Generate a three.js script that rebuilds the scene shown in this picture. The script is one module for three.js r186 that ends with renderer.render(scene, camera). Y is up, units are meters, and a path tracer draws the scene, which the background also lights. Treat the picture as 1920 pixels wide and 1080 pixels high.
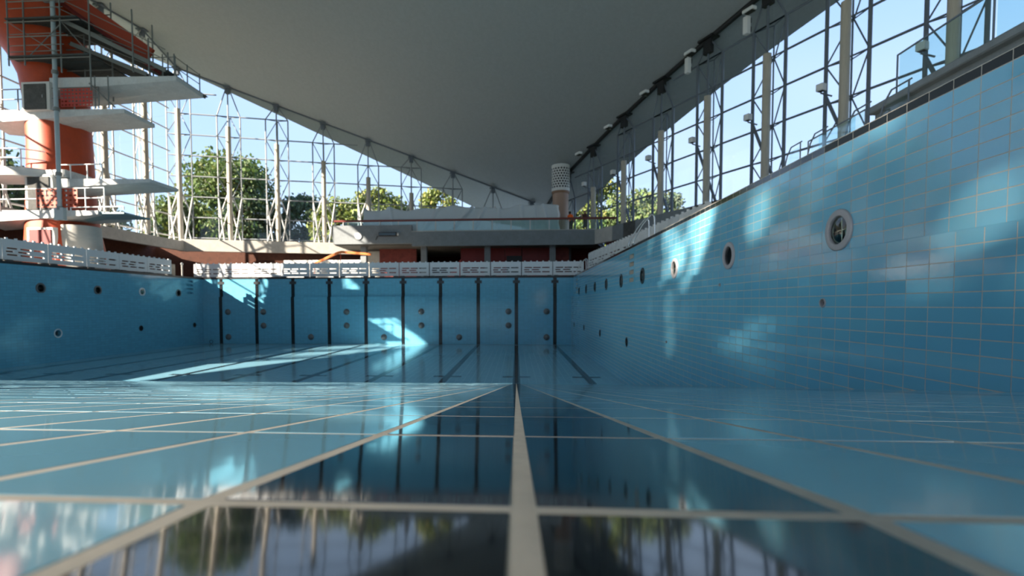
import * as THREE from 'three';
import { RoundedBoxGeometry } from 'three/addons/geometries/RoundedBoxGeometry.js';
import { MarchingCubes } from 'three/addons/objects/MarchingCubes.js';
import * as BGU from 'three/addons/utils/BufferGeometryUtils.js';

// ------------------------------------------------------------------ camera, sky, sun, exposure
const scene = new THREE.Scene();
const EYE = 2.58;                                   // metres above the deep pool floor (y = 0)
const camera = new THREE.PerspectiveCamera(2 * Math.atan(610 / 926.04) * 180 / Math.PI, 16 / 9, 0.01, 900);
camera.setViewOffset(2016, 1220, 96, 0, 1920, 1080);
camera.position.set(0, EYE, 0);
camera.rotation.set(-0.0405, 0.0606, -0.002, 'YXZ');
camera.focus = 1.0;
camera.userData.fStop = 6;
camera.updateProjectionMatrix();
camera.updateMatrixWorld(true);

const SUN = new THREE.Vector3(-1, 0.577, 0.69).normalize();   // towards the sun
{ // pale autumn sky: hazy towards the horizon, a little brighter round the sun, thin cirrus low down
  const W = 1024, H = 512, d = new Float32Array(W * H * 4), lo = [0.64, 0.80, 0.95], hi = [0.15, 0.35, 0.76];
  for (let j = 0; j < H; j++) for (let i = 0; i < W; i++) {
    const el = ((j + 0.5) / H - 0.5) * Math.PI, az = ((i + 0.5) / W - 0.5) * 2 * Math.PI, y = Math.sin(el), x = Math.cos(az) * Math.cos(el), z = Math.sin(az) * Math.cos(el);
    const t = Math.pow(Math.max(0, y), 0.62), c = Math.max(0, x * SUN.x + y * SUN.y + z * SUN.z), glow = 0.25 * c ** 6 + 0.5 * c ** 40;
    const wisp = 0.5 + 0.25 * Math.sin(az * 7 + 9 * y + 1.3 * Math.sin(az * 3)) + 0.25 * Math.sin(az * 17 + 31 * y + 2 * Math.sin(az * 5 + 1)), cloud = 0.16 * Math.max(0, wisp - 0.35) * Math.exp(-(((el - 0.28) / 0.16) ** 2));
    for (let k = 0; k < 3; k++) d[(j * W + i) * 4 + k] = (lo[k] + (hi[k] - lo[k]) * t) * (1 + glow) * (1 - cloud) + cloud * 0.95;
    d[(j * W + i) * 4 + 3] = 1;
  }
  const t = new THREE.DataTexture(d, W, H, THREE.RGBAFormat, THREE.FloatType); t.mapping = THREE.EquirectangularReflectionMapping; t.magFilter = THREE.LinearFilter; t.needsUpdate = true;
  scene.background = scene.environment = t;
}
scene.backgroundIntensity = scene.environmentIntensity = 0.86;

const sun = new THREE.DirectionalLight(0xfff0dc, 14.0);
sun.name = 'sun';
sun.position.copy(SUN).multiplyScalar(150);
sun.castShadow = true;
sun.shadow.mapSize.set(4096, 4096);
Object.assign(sun.shadow.camera, { left: -70, right: 70, top: 60, bottom: -60, near: 1, far: 320 });
scene.add(sun, sun.target);

const renderer = new THREE.WebGLRenderer({ antialias: true });
renderer.shadowMap.enabled = true;
renderer.toneMapping = THREE.LinearToneMapping;
renderer.toneMappingExposure = 1.8;

// ------------------------------------------------------------------ helpers
function rng(seed) { let s = seed | 0; return () => { s = (s + 0x6d2b79f5) | 0; let t = Math.imul(s ^ (s >>> 15), 1 | s); t = (t + Math.imul(t ^ (t >>> 7), 61 | t)) ^ t; return ((t ^ (t >>> 14)) >>> 0) / 4294967296; }; }
const V = (x, y, z) => new THREE.Vector3(x, y, z);
const used = {};
const numbered = (n) => { const k = used[n] = (used[n] ?? -1) + 1; return k ? n + '_' + String(k).padStart(3, '0') : n; };
function thing(name, label, category, p = [0, 0, 0], turn = 0, group) {
  const o = new THREE.Group(); o.name = numbered(name); o.position.set(...p); o.rotation.y = turn; scene.add(o);
  o.userData = { label, category }; if (group) o.userData.group = group;
  return o;
}
function structure(name, label) { const o = new THREE.Group(); o.name = name; o.userData = { kind: 'structure' }; if (label) o.userData.label = label; scene.add(o); return o; }
function part(name, geo, mat, parent, p, turn) {
  const m = new THREE.Mesh(geo, mat); m.castShadow = m.receiveShadow = true;
  const c = parent.userData.n ??= {}; const k = c[name] = (c[name] ?? -1) + 1;
  m.name = k ? name + '_' + String(k).padStart(3, '0') : name;
  if (p) m.position.set(...p); if (turn) m.rotation.y = turn;
  parent.add(m); return m;
}
const ROD = new THREE.CylinderGeometry(1, 1, 1, 8), PIPE = new THREE.CylinderGeometry(1, 1, 1, 20), UP = V(0, 1, 0);
function rod(name, parent, a, b, r, mat, geo = ROD) {
  const m = part(name, geo, mat, parent), d = b.clone().sub(a), l = d.length();
  m.position.copy(a).addScaledVector(d, 0.5); m.quaternion.setFromUnitVectors(UP, d.normalize()); m.scale.set(r, l, r); return m;
}
function block(name, parent, w, h, d, x, y, z, mat, r = 0.01, turn = 0) {           // bevelled box, uv in metres
  r = Math.min(r, w / 3, h / 3, d / 3);
  const g = new RoundedBoxGeometry(w, h, d, 1, r); return part(name, boxUV(g), mat, parent, [x, y, z], turn);
}
function boxUV(g) {
  const p = g.attributes.position, n = g.attributes.normal, uv = new Float32Array(p.count * 2);
  for (let i = 0; i < p.count; i++) {
    const ax = Math.abs(n.getX(i)), ay = Math.abs(n.getY(i)), az = Math.abs(n.getZ(i));
    const [u, v] = ay >= ax && ay >= az ? [p.getX(i), p.getZ(i)] : ax >= az ? [p.getZ(i), p.getY(i)] : [p.getX(i), p.getY(i)];
    uv[2 * i] = u; uv[2 * i + 1] = v;
  }
  g.setAttribute('uv', new THREE.BufferAttribute(uv, 2)); return g;
}
function tube(name, parent, pts, r, mat, seg = 24, rad = 8) { return part(name, new THREE.TubeGeometry(new THREE.CatmullRomCurve3(pts, false, 'catmullrom', 0.2), seg, r, rad), mat, parent); }
const slab = (pts, h) => new THREE.ExtrudeGeometry(new THREE.Shape(pts.map((p) => new THREE.Vector2(p[0], p[1]))), { depth: h, bevelEnabled: false });   // plan polygon (x, -z), extruded along local z
function plan(name, parent, pts, y, h, mat) {       // horizontal slab: pts are world (x, z); y is its top
  const g = slab(pts.map(([x, z]) => [x, -z]), h); g.rotateX(-Math.PI / 2); g.translate(0, y - h, 0); return part(name, g, mat, parent);
}
function geo(pos, idx, uv) { const g = new THREE.BufferGeometry(); g.setAttribute('position', new THREE.Float32BufferAttribute(pos, 3)); if (uv) g.setAttribute('uv', new THREE.Float32BufferAttribute(uv, 2)); if (idx) g.setIndex(idx); g.computeVertexNormals(); return g; }
const ORD = ['', 'first', 'second', 'third', 'fourth', 'fifth', 'sixth', 'seventh', 'eighth', 'ninth', 'tenth', 'eleventh', 'twelfth', 'thirteenth', 'fourteenth', 'fifteenth', 'sixteenth', 'seventeenth', 'eighteenth'];

// ------------------------------------------------------------------ textures
function noise2(seed, P) {   // tileable value noise with period P cells
  const r = rng(seed), t = Float32Array.from({ length: P * P }, r), s = (x) => x * x * (3 - 2 * x);
  return (x, y) => { const i = Math.floor(x), j = Math.floor(y), a = s(x - i), b = s(y - j), at = (u, v) => t[((v % P + P) % P) * P + ((u % P + P) % P)];
    return (at(i, j) * (1 - a) + at(i + 1, j) * a) * (1 - b) + (at(i, j + 1) * (1 - a) + at(i + 1, j + 1) * a) * b; };
}
function dataTex(N, f, srgb, float) {
  const d = float ? new Float32Array(N * N * 4) : new Uint8Array(N * N * 4);
  for (let y = 0; y < N; y++) for (let x = 0; x < N; x++) { const c = f(x / N, y / N), o = (y * N + x) * 4; for (let k = 0; k < 3; k++) d[o + k] = float ? c[k] : Math.max(0, Math.min(255, Math.round(c[k] * 255))); d[o + 3] = float ? 1 : 255; }
  const t = new THREE.DataTexture(d, N, N, THREE.RGBAFormat, float ? THREE.FloatType : THREE.UnsignedByteType);
  t.wrapS = t.wrapT = THREE.RepeatWrapping; t.magFilter = THREE.LinearFilter; t.minFilter = THREE.LinearFilter; if (srgb) t.colorSpace = THREE.SRGBColorSpace; t.needsUpdate = true; return t;
}
const rep = (t, x, y = x, ox = 0, oy = 0) => { const c = t.clone(); c.repeat.set(x, y); c.offset.set(ox, oy); c.needsUpdate = true; return c; };
function tileTextures(base, grout, seed, spread) {   // 2 m square: 8 tiles across, 16 up
  const r = rng(seed), tone = Array.from({ length: 128 }, () => 1 + (r() - 0.5) * spread), tx = Array.from({ length: 128 }, () => (r() - 0.5) * 0.006), ty = Array.from({ length: 128 }, () => (r() - 0.5) * 0.006);
  const cell = (u, v) => { const i = Math.floor(u * 8), j = Math.floor(v * 16), a = (u * 8 - i) * 0.25, b = (v * 16 - j) * 0.125; return [j * 8 + i, Math.min(a, 0.25 - a, b, 0.125 - b)]; };
  return {
    map: dataTex(1024, (u, v) => { const [k, e] = cell(u, v); return e < 0.0035 ? grout : base.map((c) => c * tone[k]); }, true),
    roughnessMap: dataTex(512, (u, v) => { const e = cell(u, v)[1]; return e < 0.0035 ? [0, 0.8, 0] : [0, 0.11, 0]; }),
    normalMap: dataTex(512, (u, v) => { const [k, e] = cell(u, v); return e < 0.0035 ? [0.5, 0.5, 1] : [0.5 + tx[k] / 2, 0.5 + ty[k] / 2, 1]; }, false, true),
  };
}
const nA = noise2(3, 8), nB = noise2(5, 32), nC = noise2(7, 128), nD = noise2(11, 16);
const concreteMap = dataTex(512, (u, v) => { const c = 0.80 + 0.14 * (nA(u * 8, v * 8) - 0.5) + 0.12 * (nB(u * 32, v * 32) - 0.5) + 0.1 * (nC(u * 128, v * 128) - 0.5); return [c, c * 0.985, c * 0.96]; }, true);
const concreteBump = dataTex(512, (u, v) => { const c = 0.6 * nB(u * 32, v * 32) + 0.4 * nC(u * 128, v * 128); return [c, c, c]; });
const plasterMap = dataTex(512, (u, v) => { const c = 0.9 + 0.06 * (nA(u * 8, v * 8) - 0.5) + 0.05 * (nB(u * 32, v * 32) - 0.5) + 0.03 * (nC(u * 128, v * 128) - 0.5); return [c, c, c]; }, true);
const faintMap = dataTex(256, (u, v) => { const c = 0.96 + 0.03 * (nB(u * 32, v * 32) - 0.5) + 0.03 * (nC(u * 128, v * 128) - 0.5); return [c, c, c]; }, true);
const waveBump = dataTex(512, (u, v) => { const c = 0.55 * nA(u * 8, v * 8) + 0.3 * nD(u * 16, v * 16) + 0.15 * nB(u * 32, v * 32); return [c, c, c]; });
const speckle = dataTex(256, (u, v) => { const c = 0.75 + 0.5 * (nB(u * 32, v * 32) - 0.5) + 0.5 * (nC(u * 128, v * 128) - 0.5); return [c, c, c]; }, true);

// ------------------------------------------------------------------ materials
const std = (color, roughness = 0.6, o = {}) => new THREE.MeshStandardMaterial({ color, roughness, ...o });
const phys = (color, roughness, o) => new THREE.MeshPhysicalMaterial({ color, roughness, ...o });
const L = (r, g, b) => new THREE.Color().setRGB(r, g, b);
const M = {};
const wave = rep(waveBump, 2);
const TILE_TONES = [[0.13, 0.40, 0.555], [0.138, 0.414, 0.57], [0.122, 0.386, 0.54], [0.134, 0.405, 0.548], [0.126, 0.395, 0.564]];
M.tiles = TILE_TONES.map((c) => phys(L(...c), 0.1, { ior: 1.68, bumpMap: wave, bumpScale: 0.00045 }));
const FLOOR_TONES = TILE_TONES.map(([r, g, b]) => [r * 1.75, g * 1.15, b * 1.06]);
M.floorTiles = FLOOR_TONES.map((c) => phys(L(...c), 0.07, { ior: 1.6, bumpMap: wave, bumpScale: 0.00012 }));
M.blackTile = phys(L(0.006, 0.01, 0.014), 0.07, { ior: 1.6, bumpMap: wave, bumpScale: 0.00012 });
M.edgeTile = std(L(0.010, 0.017, 0.021), 0.38);
M.anyTile = phys(0xffffff, 0.1, { ior: 1.68, bumpMap: wave, bumpScale: 0.00045 });
M.anyFloorTile = phys(0xffffff, 0.07, { ior: 1.6, bumpMap: wave, bumpScale: 0.00012 });
M.grout = std(L(0.60, 0.55, 0.48), 0.9, { map: rep(plasterMap, 3), bumpMap: rep(concreteBump, 3), bumpScale: 0.0002 });
const sq = (c) => c.map((v) => (v <= 0.0031308 ? 12.92 * v : 1.055 * v ** (1 / 2.4) - 0.055));
const wallTex = tileTextures(sq(TILE_TONES[0]), sq([0.07, 0.2, 0.27]), 21, 0.05), floorTex = tileTextures(sq(FLOOR_TONES[0]), sq([0.13, 0.32, 0.4]), 23, 0.05), darkTex = tileTextures([0.05, 0.07, 0.09], [0.32, 0.31, 0.29], 25, 0.1);
const tiled = (t, ns, k = 0.5) => std(0xffffff, 1, { map: rep(t.map, k), roughnessMap: rep(t.roughnessMap, k), normalMap: rep(t.normalMap, k), normalScale: new THREE.Vector2(ns, ns) });
M.wallTiled = tiled(wallTex, 0.8); M.floorTiled = tiled(floorTex, 0.6); M.darkTiled = tiled(darkTex, 0.6);
M.concrete = std(L(0.60, 0.58, 0.53), 0.85, { map: rep(plasterMap, 0.35), bumpMap: rep(concreteBump, 0.35), bumpScale: 0.003 });
M.greyConcrete = std(L(0.25, 0.275, 0.29), 0.8, { map: rep(plasterMap, 0.35), bumpMap: rep(concreteBump, 0.35), bumpScale: 0.003 });
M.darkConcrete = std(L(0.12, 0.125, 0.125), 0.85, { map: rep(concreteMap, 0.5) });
M.ceiling = std(L(0.40, 0.435, 0.45), 0.7, { map: rep(faintMap, 0.2) });
M.roofTop = std(L(0.3, 0.3, 0.3), 0.9);
M.deck = std(L(0.52, 0.50, 0.46), 0.7, { map: rep(concreteMap, 0.5) });
M.steel = std(L(0.13, 0.155, 0.19), 0.5);  // right facade: same grey paint, darkened for the backlight; plain dark on thin rails
M.greySteel = std(L(0.27, 0.29, 0.31), 0.5);  // same paint on the back facade, darkened less for the backlight
M.paleSteel = std(L(0.62, 0.61, 0.58), 0.5);  // sunlit paleness put into the colour for struts and left columns; plain on fittings
M.pillar = std(L(0.60, 0.55, 0.46), 0.6, { map: rep(plasterMap, 1) });
M.black = std(L(0.012, 0.013, 0.015), 0.6);
M.white = std(L(0.74, 0.75, 0.75), 0.5);
M.whitePaint = std(L(0.72, 0.73, 0.72), 0.55, { map: rep(plasterMap, 0.5) });
M.panel = std(L(0.70, 0.72, 0.74), 0.45);
M.orange = std(L(0.52, 0.062, 0.008), 0.5, { map: rep(plasterMap, 0.5) });
M.railOrange = std(L(0.6, 0.17, 0.035), 0.5);
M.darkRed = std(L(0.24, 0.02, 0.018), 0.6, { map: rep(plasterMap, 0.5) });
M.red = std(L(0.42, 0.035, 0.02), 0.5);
M.shadeRed = phys(L(0.05, 0.008, 0.007), 1, { specularIntensity: 0.2 });  // near-black: shade of the space under the balcony put into the colour
M.wallRed = std(L(0.27, 0.055, 0.045), 0.8, { map: rep(concreteMap, 0.6) });
M.brown = std(L(0.16, 0.055, 0.03), 0.8, { map: rep(concreteMap, 0.6) });
M.rail = std(L(0.14, 0.02, 0.012), 0.4);
M.scaffold = std(L(0.2, 0.21, 0.2), 0.45, { metalness: 0.4 });
M.scaffoldDeck = std(L(0.09, 0.105, 0.105), 0.8, { map: rep(speckle, 2) });
M.pole = std(L(0.36, 0.43, 0.46), 0.45);
M.chrome = std(L(0.62, 0.62, 0.6), 0.22, { metalness: 0.9 });
M.brushed = std(L(0.13, 0.135, 0.135), 0.45, { metalness: 0.3 });
M.ring = std(L(0.36, 0.34, 0.35), 0.5, { metalness: 0.15 });
M.cavity = std(L(0.012, 0.02, 0.024), 0.5);
M.glass = new THREE.MeshPhysicalMaterial({ color: L(0.985, 0.995, 1), roughness: 0.02, transmission: 1, thickness: 0, ior: 1.45 });
M.greenGlass = new THREE.MeshPhysicalMaterial({ color: L(0.80, 0.92, 0.92), roughness: 0.03, transmission: 1, thickness: 0, ior: 1.5 });
M.lens = new THREE.MeshPhysicalMaterial({ color: L(0.75, 0.85, 0.78), roughness: 0.05, transmission: 1, thickness: 0, ior: 1.5 });
M.sheet = std(L(0.56, 0.6, 0.63), 0.6, { side: THREE.DoubleSide });
M.bouncePaving = std(L(0.42, 0.40, 0.36), 0.9, { map: rep(speckle, 0.4) });
M.grass = std(L(0.08, 0.12, 0.03), 0.95, { map: rep(speckle, 0.3) });
M.bark = std(L(0.09, 0.07, 0.05), 0.9, { map: rep(speckle, 2) });
const leafMat = (r, g, b) => new THREE.MeshPhysicalMaterial({ color: L(r, g, b), roughness: 0.9, transmission: 0.35, thickness: 0, side: THREE.DoubleSide });
M.leaves = [leafMat(0.10, 0.16, 0.035), leafMat(0.055, 0.10, 0.03), leafMat(0.17, 0.22, 0.035), leafMat(0.08, 0.13, 0.06)];

// ================================================================== THE POOL
const XL = -21.23, XR = 3.58, ZF = -32.34, STEP = 3.18, TOP = 4.48, LEDGE = 0.10, ZN = 17.7, CX = 0.0026;
const SLOPE = 0.1562, S0 = EYE - 0.0483, KNEE = 0.1844, FLAT = 0.110, slopeY = (dep) => S0 - SLOPE * Math.max(dep, KNEE) + FLAT * Math.max(0, KNEE - dep), FOOT = S0 / SLOPE;   // shallow floor: falls away from the eye
const circle = (x, y, r) => new THREE.Path().absarc(x, y, r, 0, Math.PI * 2, true);
const rectHole = (x0, y0, x1, y1) => new THREE.Path([new THREE.Vector2(x0, y0), new THREE.Vector2(x0, y1), new THREE.Vector2(x1, y1), new THREE.Vector2(x1, y0)]);
function slabWall(name, parent, x0, y0, x1, y1, depth, holes, mat) {
  const s = new THREE.Shape([new THREE.Vector2(x0, y0), new THREE.Vector2(x1, y0), new THREE.Vector2(x1, y1), new THREE.Vector2(x0, y1)]);
  s.holes.push(...holes);
  return part(name, new THREE.ExtrudeGeometry(s, { depth, bevelEnabled: false, curveSegments: 20 }), mat, parent);
}
function tileGeometry(w, h, t, seed) {   // one glazed tile: flat face, eased edges; local z is outward, uv in metres
  const c = 0.0012, a = w / 2, b = h / 2, p = [], uv = [], o = rng(seed)() * 3;
  const back = [[-a, -b, 0], [a, -b, 0], [a, b, 0], [-a, b, 0]], front = [[-a + c, -b + c, t], [a - c, -b + c, t], [a - c, b - c, t], [-a + c, b - c, t]];
  const quad = (q) => { for (const i of [0, 1, 2, 0, 2, 3]) { p.push(...q[i]); uv.push(q[i][0] + o, q[i][1] + o * 0.7); } };
  quad(front); for (let i = 0; i < 4; i++) { const j = (i + 1) % 4; quad([back[i], back[j], front[j], front[i]]); }
  return geo(p, null, uv);
}
const mtx = (x, y, z, q) => new THREE.Matrix4().compose(V(x, y, z), q, V(1, 1, 1));
function apparent(m, w, h) {   // projected size in pixels of a tile, 0 out of frame
  const c = [[-1, -1], [1, -1], [1, 1], [-1, 1]].map(([i, j]) => V(i * w / 2, j * h / 2, 0).applyMatrix4(m));
  const cam = c.map((v) => v.clone().applyMatrix4(camera.matrixWorldInverse)); if (cam.some((v) => v.z > -0.05)) return 0;
  const s = c.map((v) => v.project(camera)).map((v) => [v.x * 960, v.y * 540]);
  if (s.every((v) => Math.abs(v[0]) > 960 || Math.abs(v[1]) > 540)) return 0;
  let a = 0; for (let i = 0; i < 4; i++) { const j = (i + 1) % 4; a += s[i][0] * s[j][1] - s[j][0] * s[i][1]; } return Math.abs(a);
}
function layTiles(parent, name, list, w, h, geos, mats, tones, fieldMat) {   // the 300 largest in view as parts, the rest as one field
  list.forEach((t) => { t.size = apparent(t.m, w, h); });
  list.sort((a, b) => b.size - a.size);
  list.slice(0, 300).forEach((t) => { const m = part(name, geos[t.k % geos.length], t.mat ?? mats[t.k % mats.length], parent); t.m.decompose(m.position, m.quaternion, m.scale); });
  const rest = list.slice(300), f = new THREE.InstancedMesh(geos[0], fieldMat, rest.length), col = new THREE.Color();
  rest.forEach((t, i) => { f.setMatrixAt(i, t.m); f.setColorAt(i, col.setRGB(...(t.tone ?? tones[t.k % tones.length]))); });
  f.name = name + '_field'; f.userData.kind = 'stuff'; f.castShadow = f.receiveShadow = true; parent.add(f);
}

// ---- right wall
const PORTS = [-3.0, -5.91, -8.84, -11.79, -14.72, -17.65, -20.54, -23.47, -26.4, -29.33], PORT_Y = 3.43;
const LOW = [[-16.27, 1.38], [-21.4, 1.38], [-26.43, 1.38], [-30.9, 1.38], [-11.3, 1.0]].slice(0, 4), SMALL = [[-6.01, 2.6, 0.055], [-8.95, 2.93, 0.03], [-12.0, 1.7, 0.03]];
const NICHES_R = [[-16.42, -15.82], [-30.75, -30.2]], RUNGS = [3.3, 3.55, 3.8, 4.05];
const wallRight = structure('wall_right');
{
  const low = slabWall('wall_base', wallRight, -ZN, -0.3, -ZF + 0.5, STEP - 0.004, 0.45, [...LOW.map(([z, y]) => circle(-z, y, 0.13)), ...SMALL.map(([z, y, r]) => circle(-z, y, r * 0.8))], M.grout);
  low.rotation.y = Math.PI / 2; low.position.x = XR + 0.0012;
  const up = slabWall('wall_upper', wallRight, -ZN, STEP - 0.01, -ZF + 0.5, TOP - 0.012, 0.35, [...PORTS.map((z) => circle(-z, PORT_Y, 0.165)), ...NICHES_R.flatMap(([a, b]) => RUNGS.map((y) => rectHole(-b, y, -a, y + 0.15)))], M.grout);
  up.rotation.y = Math.PI / 2; up.position.x = XR + LEDGE + 0.0012;
  block('ledge', wallRight, LEDGE + 0.02, 0.012, ZN - ZF + 0.1, XR + LEDGE / 2 + 0.01, STEP - 0.004, (ZN + ZF) / 2, M.tiles[0], 0.004);
  block('coping', wallRight, 0.36, 0.014, ZN - ZF + 0.4, XR + LEDGE + 0.18, TOP - 0.006, (ZN + ZF) / 2, M.grout, 0.004);
  const w = 0.2435, h = 0.1185, geos = [1, 2, 3].map((s) => tileGeometry(w, h, 0.010, s)), r = rng(77), list = [], q0 = new THREE.Quaternion().setFromAxisAngle(UP, -Math.PI / 2);
  const jit = (q, s) => q.clone().multiply(new THREE.Quaternion().setFromEuler(new THREE.Euler((r() - 0.5) * s, (r() - 0.5) * s, 0)));
  // tiles cut round the fittings: each cut piece replaces the whole tiles that its hole touches
  const cuts = [], cut = (zc, dz, ye, dy, z, y, rr, x) => {
    const i0 = Math.floor((z - rr - zc) / dz + 0.5), i1 = Math.floor((z + rr - zc) / dz + 0.5), j0 = Math.floor((y - rr - ye) / dy), j1 = Math.floor((y + rr - ye) / dy);
    cuts.push({ a: zc + (i0 - 0.5) * dz, b: zc + (i1 + 0.5) * dz, c: ye + j0 * dy, d: ye + (j1 + 1) * dy, z, y, rr, x });
  };
  for (const z of PORTS) cut(-2.159 - 0.19, 0.25, STEP + 0.0055, 0.1338, z, PORT_Y, 0.165, XR + LEDGE);
  for (const [z, y] of LOW) cut(-2.159, 0.25, STEP - 3.75, 0.125, z, y, 0.13, XR);
  for (const [z, y, q] of SMALL) cut(-2.159, 0.25, STEP - 3.75, 0.125, z, y, q * 0.8, XR);
  const hit = (z, y, x) => cuts.some((k) => k.x === x && z > k.a && z < k.b && y > k.c && y < k.d);
  const blocked = (z, y) => hit(z, y, XR + LEDGE) || NICHES_R.some(([a, b]) => z > a - 0.12 && z < b + 0.12 && y > 3.2 && y < 4.25), blockedLow = (z, y) => hit(z, y, XR);
  for (let i = 0; i < 150; i++) {
    const z = -2.034 - 0.25 * (i - 14) - 0.125 + 0; if (z < ZF || z > ZN - 0.2) continue;
    for (let j = 0; j < 26; j++) { const y = STEP - 0.0625 - 0.125 * j; if (y < -0.05 || y < slopeY(-z) - 0.1 && z > -16.2) { r(); continue; } if (!blockedLow(z, y)) list.push({ m: mtx(XR, y, z, jit(q0, 0.012)), k: Math.floor(r() * 15) }); }
    const zu = z - 0.19;
    for (let j = 0; j < 9; j++) { const y = STEP + 0.0055 + 0.1338 * (j + 0.5); if (!blocked(zu, y)) list.push({ m: mtx(XR + LEDGE, y, zu, jit(q0, 0.012)).scale(V(1, 1.074, 1)), k: Math.floor(r() * 15) }); }
    list.push({ m: mtx(XR + LEDGE, 4.433, zu, jit(q0, 0.004)).scale(V(1, 0.68, 1)), k: 0, mat: M.edgeTile, tone: [0.010, 0.017, 0.021] });
  }
  for (const t of list) t.m.multiply(new THREE.Matrix4().makeTranslation(0, 0, -0.010));
  layTiles(wallRight, 'tile', list, w, h, geos, M.tiles, TILE_TONES, M.anyTile);
  for (const k of cuts) {
    const g = 0.0035, sh = new THREE.Shape([[k.a + g, k.c + g], [k.b - g, k.c + g], [k.b - g, k.d - g], [k.a + g, k.d - g]].map((q) => new THREE.Vector2(...q))); sh.holes.push(circle(k.z, k.y, k.rr));
    part('cut_tile', new THREE.ExtrudeGeometry(sh, { depth: 0.01, bevelEnabled: false, curveSegments: 24 }), M.tiles[0], wallRight, [k.x + 0.010, 0, 0], -Math.PI / 2);
  }
  for (const [a, b] of NICHES_R) {   // recessed steps of the wall ladder
    const g = new THREE.Shape([[a - 0.2, 3.2], [b + 0.2, 3.2], [b + 0.2, 4.3], [a - 0.2, 4.3]].map(([z, y]) => new THREE.Vector2(-z, y)));
    for (const y of RUNGS) g.holes.push(rectHole(-b, y, -a, y + 0.15));
    const m = part('ladder_panel', new THREE.ExtrudeGeometry(g, { depth: 0.01, bevelEnabled: false }), M.tiles[3], wallRight, [XR + LEDGE - 0.003, 0, 0], Math.PI / 2);
    for (const y of RUNGS) { block('ladder_step', wallRight, 0.14, 0.02, b - a, XR + LEDGE + 0.08, y + 0.01, (a + b) / 2, M.tiles[1], 0.004); }
    block('niche_back', wallRight, 0.02, 1.0, b - a + 0.1, XR + LEDGE + 0.2, 3.75, (a + b) / 2, M.tiles[2]);
  }
}
// ---- left wall
const PORTS_L = [-20.98, -24.02, -27.02, -30.06], LOW_L = [-21.65, -26.73, -31.4];
const wallLeft = structure('wall_left');
{
  const lo = slabWall('wall_base', wallLeft, ZF - 0.5, -0.3, ZN, STEP, 0.5, LOW_L.map((z) => circle(z, 1.32, 0.14)), M.wallTiled);
  lo.rotation.y = -Math.PI / 2; lo.position.x = XL;
  const up = slabWall('wall_upper', wallLeft, ZF - 0.5, STEP, ZN, TOP - 0.1, 0.4, [...PORTS_L.map((z) => circle(z, 3.39, 0.165)), ...[3.1, 3.35, 3.6, 3.85, 4.1].slice(1).map((y) => rectHole(-31.5, y, -30.85, y + 0.14))], M.wallTiled);
  up.rotation.y = -Math.PI / 2; up.position.x = XL - LEDGE;
  block('edge_strip', wallLeft, 0.36, 0.12, ZN - ZF + 0.3, XL - LEDGE - 0.18, TOP - 0.06, (ZN + ZF) / 2, M.edgeTile, 0.006);
  block('niche_back', wallLeft, 0.02, 1.1, 0.9, XL - LEDGE - 0.18, 3.8, -31.2, M.tiles[2]);
  for (const y of [3.35, 3.6, 3.85, 4.1]) block('ladder_step', wallLeft, 0.12, 0.02, 0.6, XL - LEDGE - 0.1, y + 0.01, -31.17, M.tiles[1], 0.004);
}
// ---- far wall
const LANES = Array.from({ length: 10 }, (_, i) => CX + 2.5 * (i - 8));
const NOZZLES = [[-19.5, 2.16], [-19.5, 0.47], [-17.03, 2.16], [-17.03, 1.24], [-13.77, 0.48], [-11.31, 2.16], [-11.31, 1.25], [-8.79, 0.48], [-6.27, 2.17], [-6.27, 1.26], [-3.76, 0.48], [-0.51, 2.17], [-0.51, 1.26], [1.97, 2.17], [1.97, 0.49]];
const wallFar = structure('wall_far');
{
  slabWall('wall_base', wallFar, XL - 0.6, -0.3, XR + 0.6, STEP, 0.5, [], M.wallTiled).position.z = ZF - 0.5;
  slabWall('wall_upper', wallFar, XL - 0.6, STEP, XR + 0.6, TOP - 0.1, 0.4, [], M.wallTiled).position.z = ZF - LEDGE - 0.4;
  block('edge_strip', wallFar, XR - XL + 0.9, 0.12, 0.4, (XR + XL) / 2, TOP - 0.06, ZF - LEDGE - 0.2, M.edgeTile, 0.006);
  for (const x of LANES) {
    block('lane_mark', wallFar, 0.235, STEP + 0.05, 0.008, x, (STEP - 0.05) / 2, ZF, M.darkTiled, 0.002);
    block('lane_mark', wallFar, 0.235, TOP - STEP - 0.1, 0.008, x, (TOP + STEP - 0.1) / 2, ZF - LEDGE, M.darkTiled, 0.002);
    block('lane_target', wallFar, 0.46, 0.19, 0.012, x, 4.12, ZF - LEDGE, M.edgeTile, 0.002);
  }
}
// ---- near wall of the pool, behind the eye
const wallNear = structure('wall_near');
block('wall_base', wallNear, XR - XL + 1.2, 5, 0.5, (XR + XL) / 2, TOP - 2.5, ZN + 0.2, M.wallTiled, 0.01);

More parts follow.
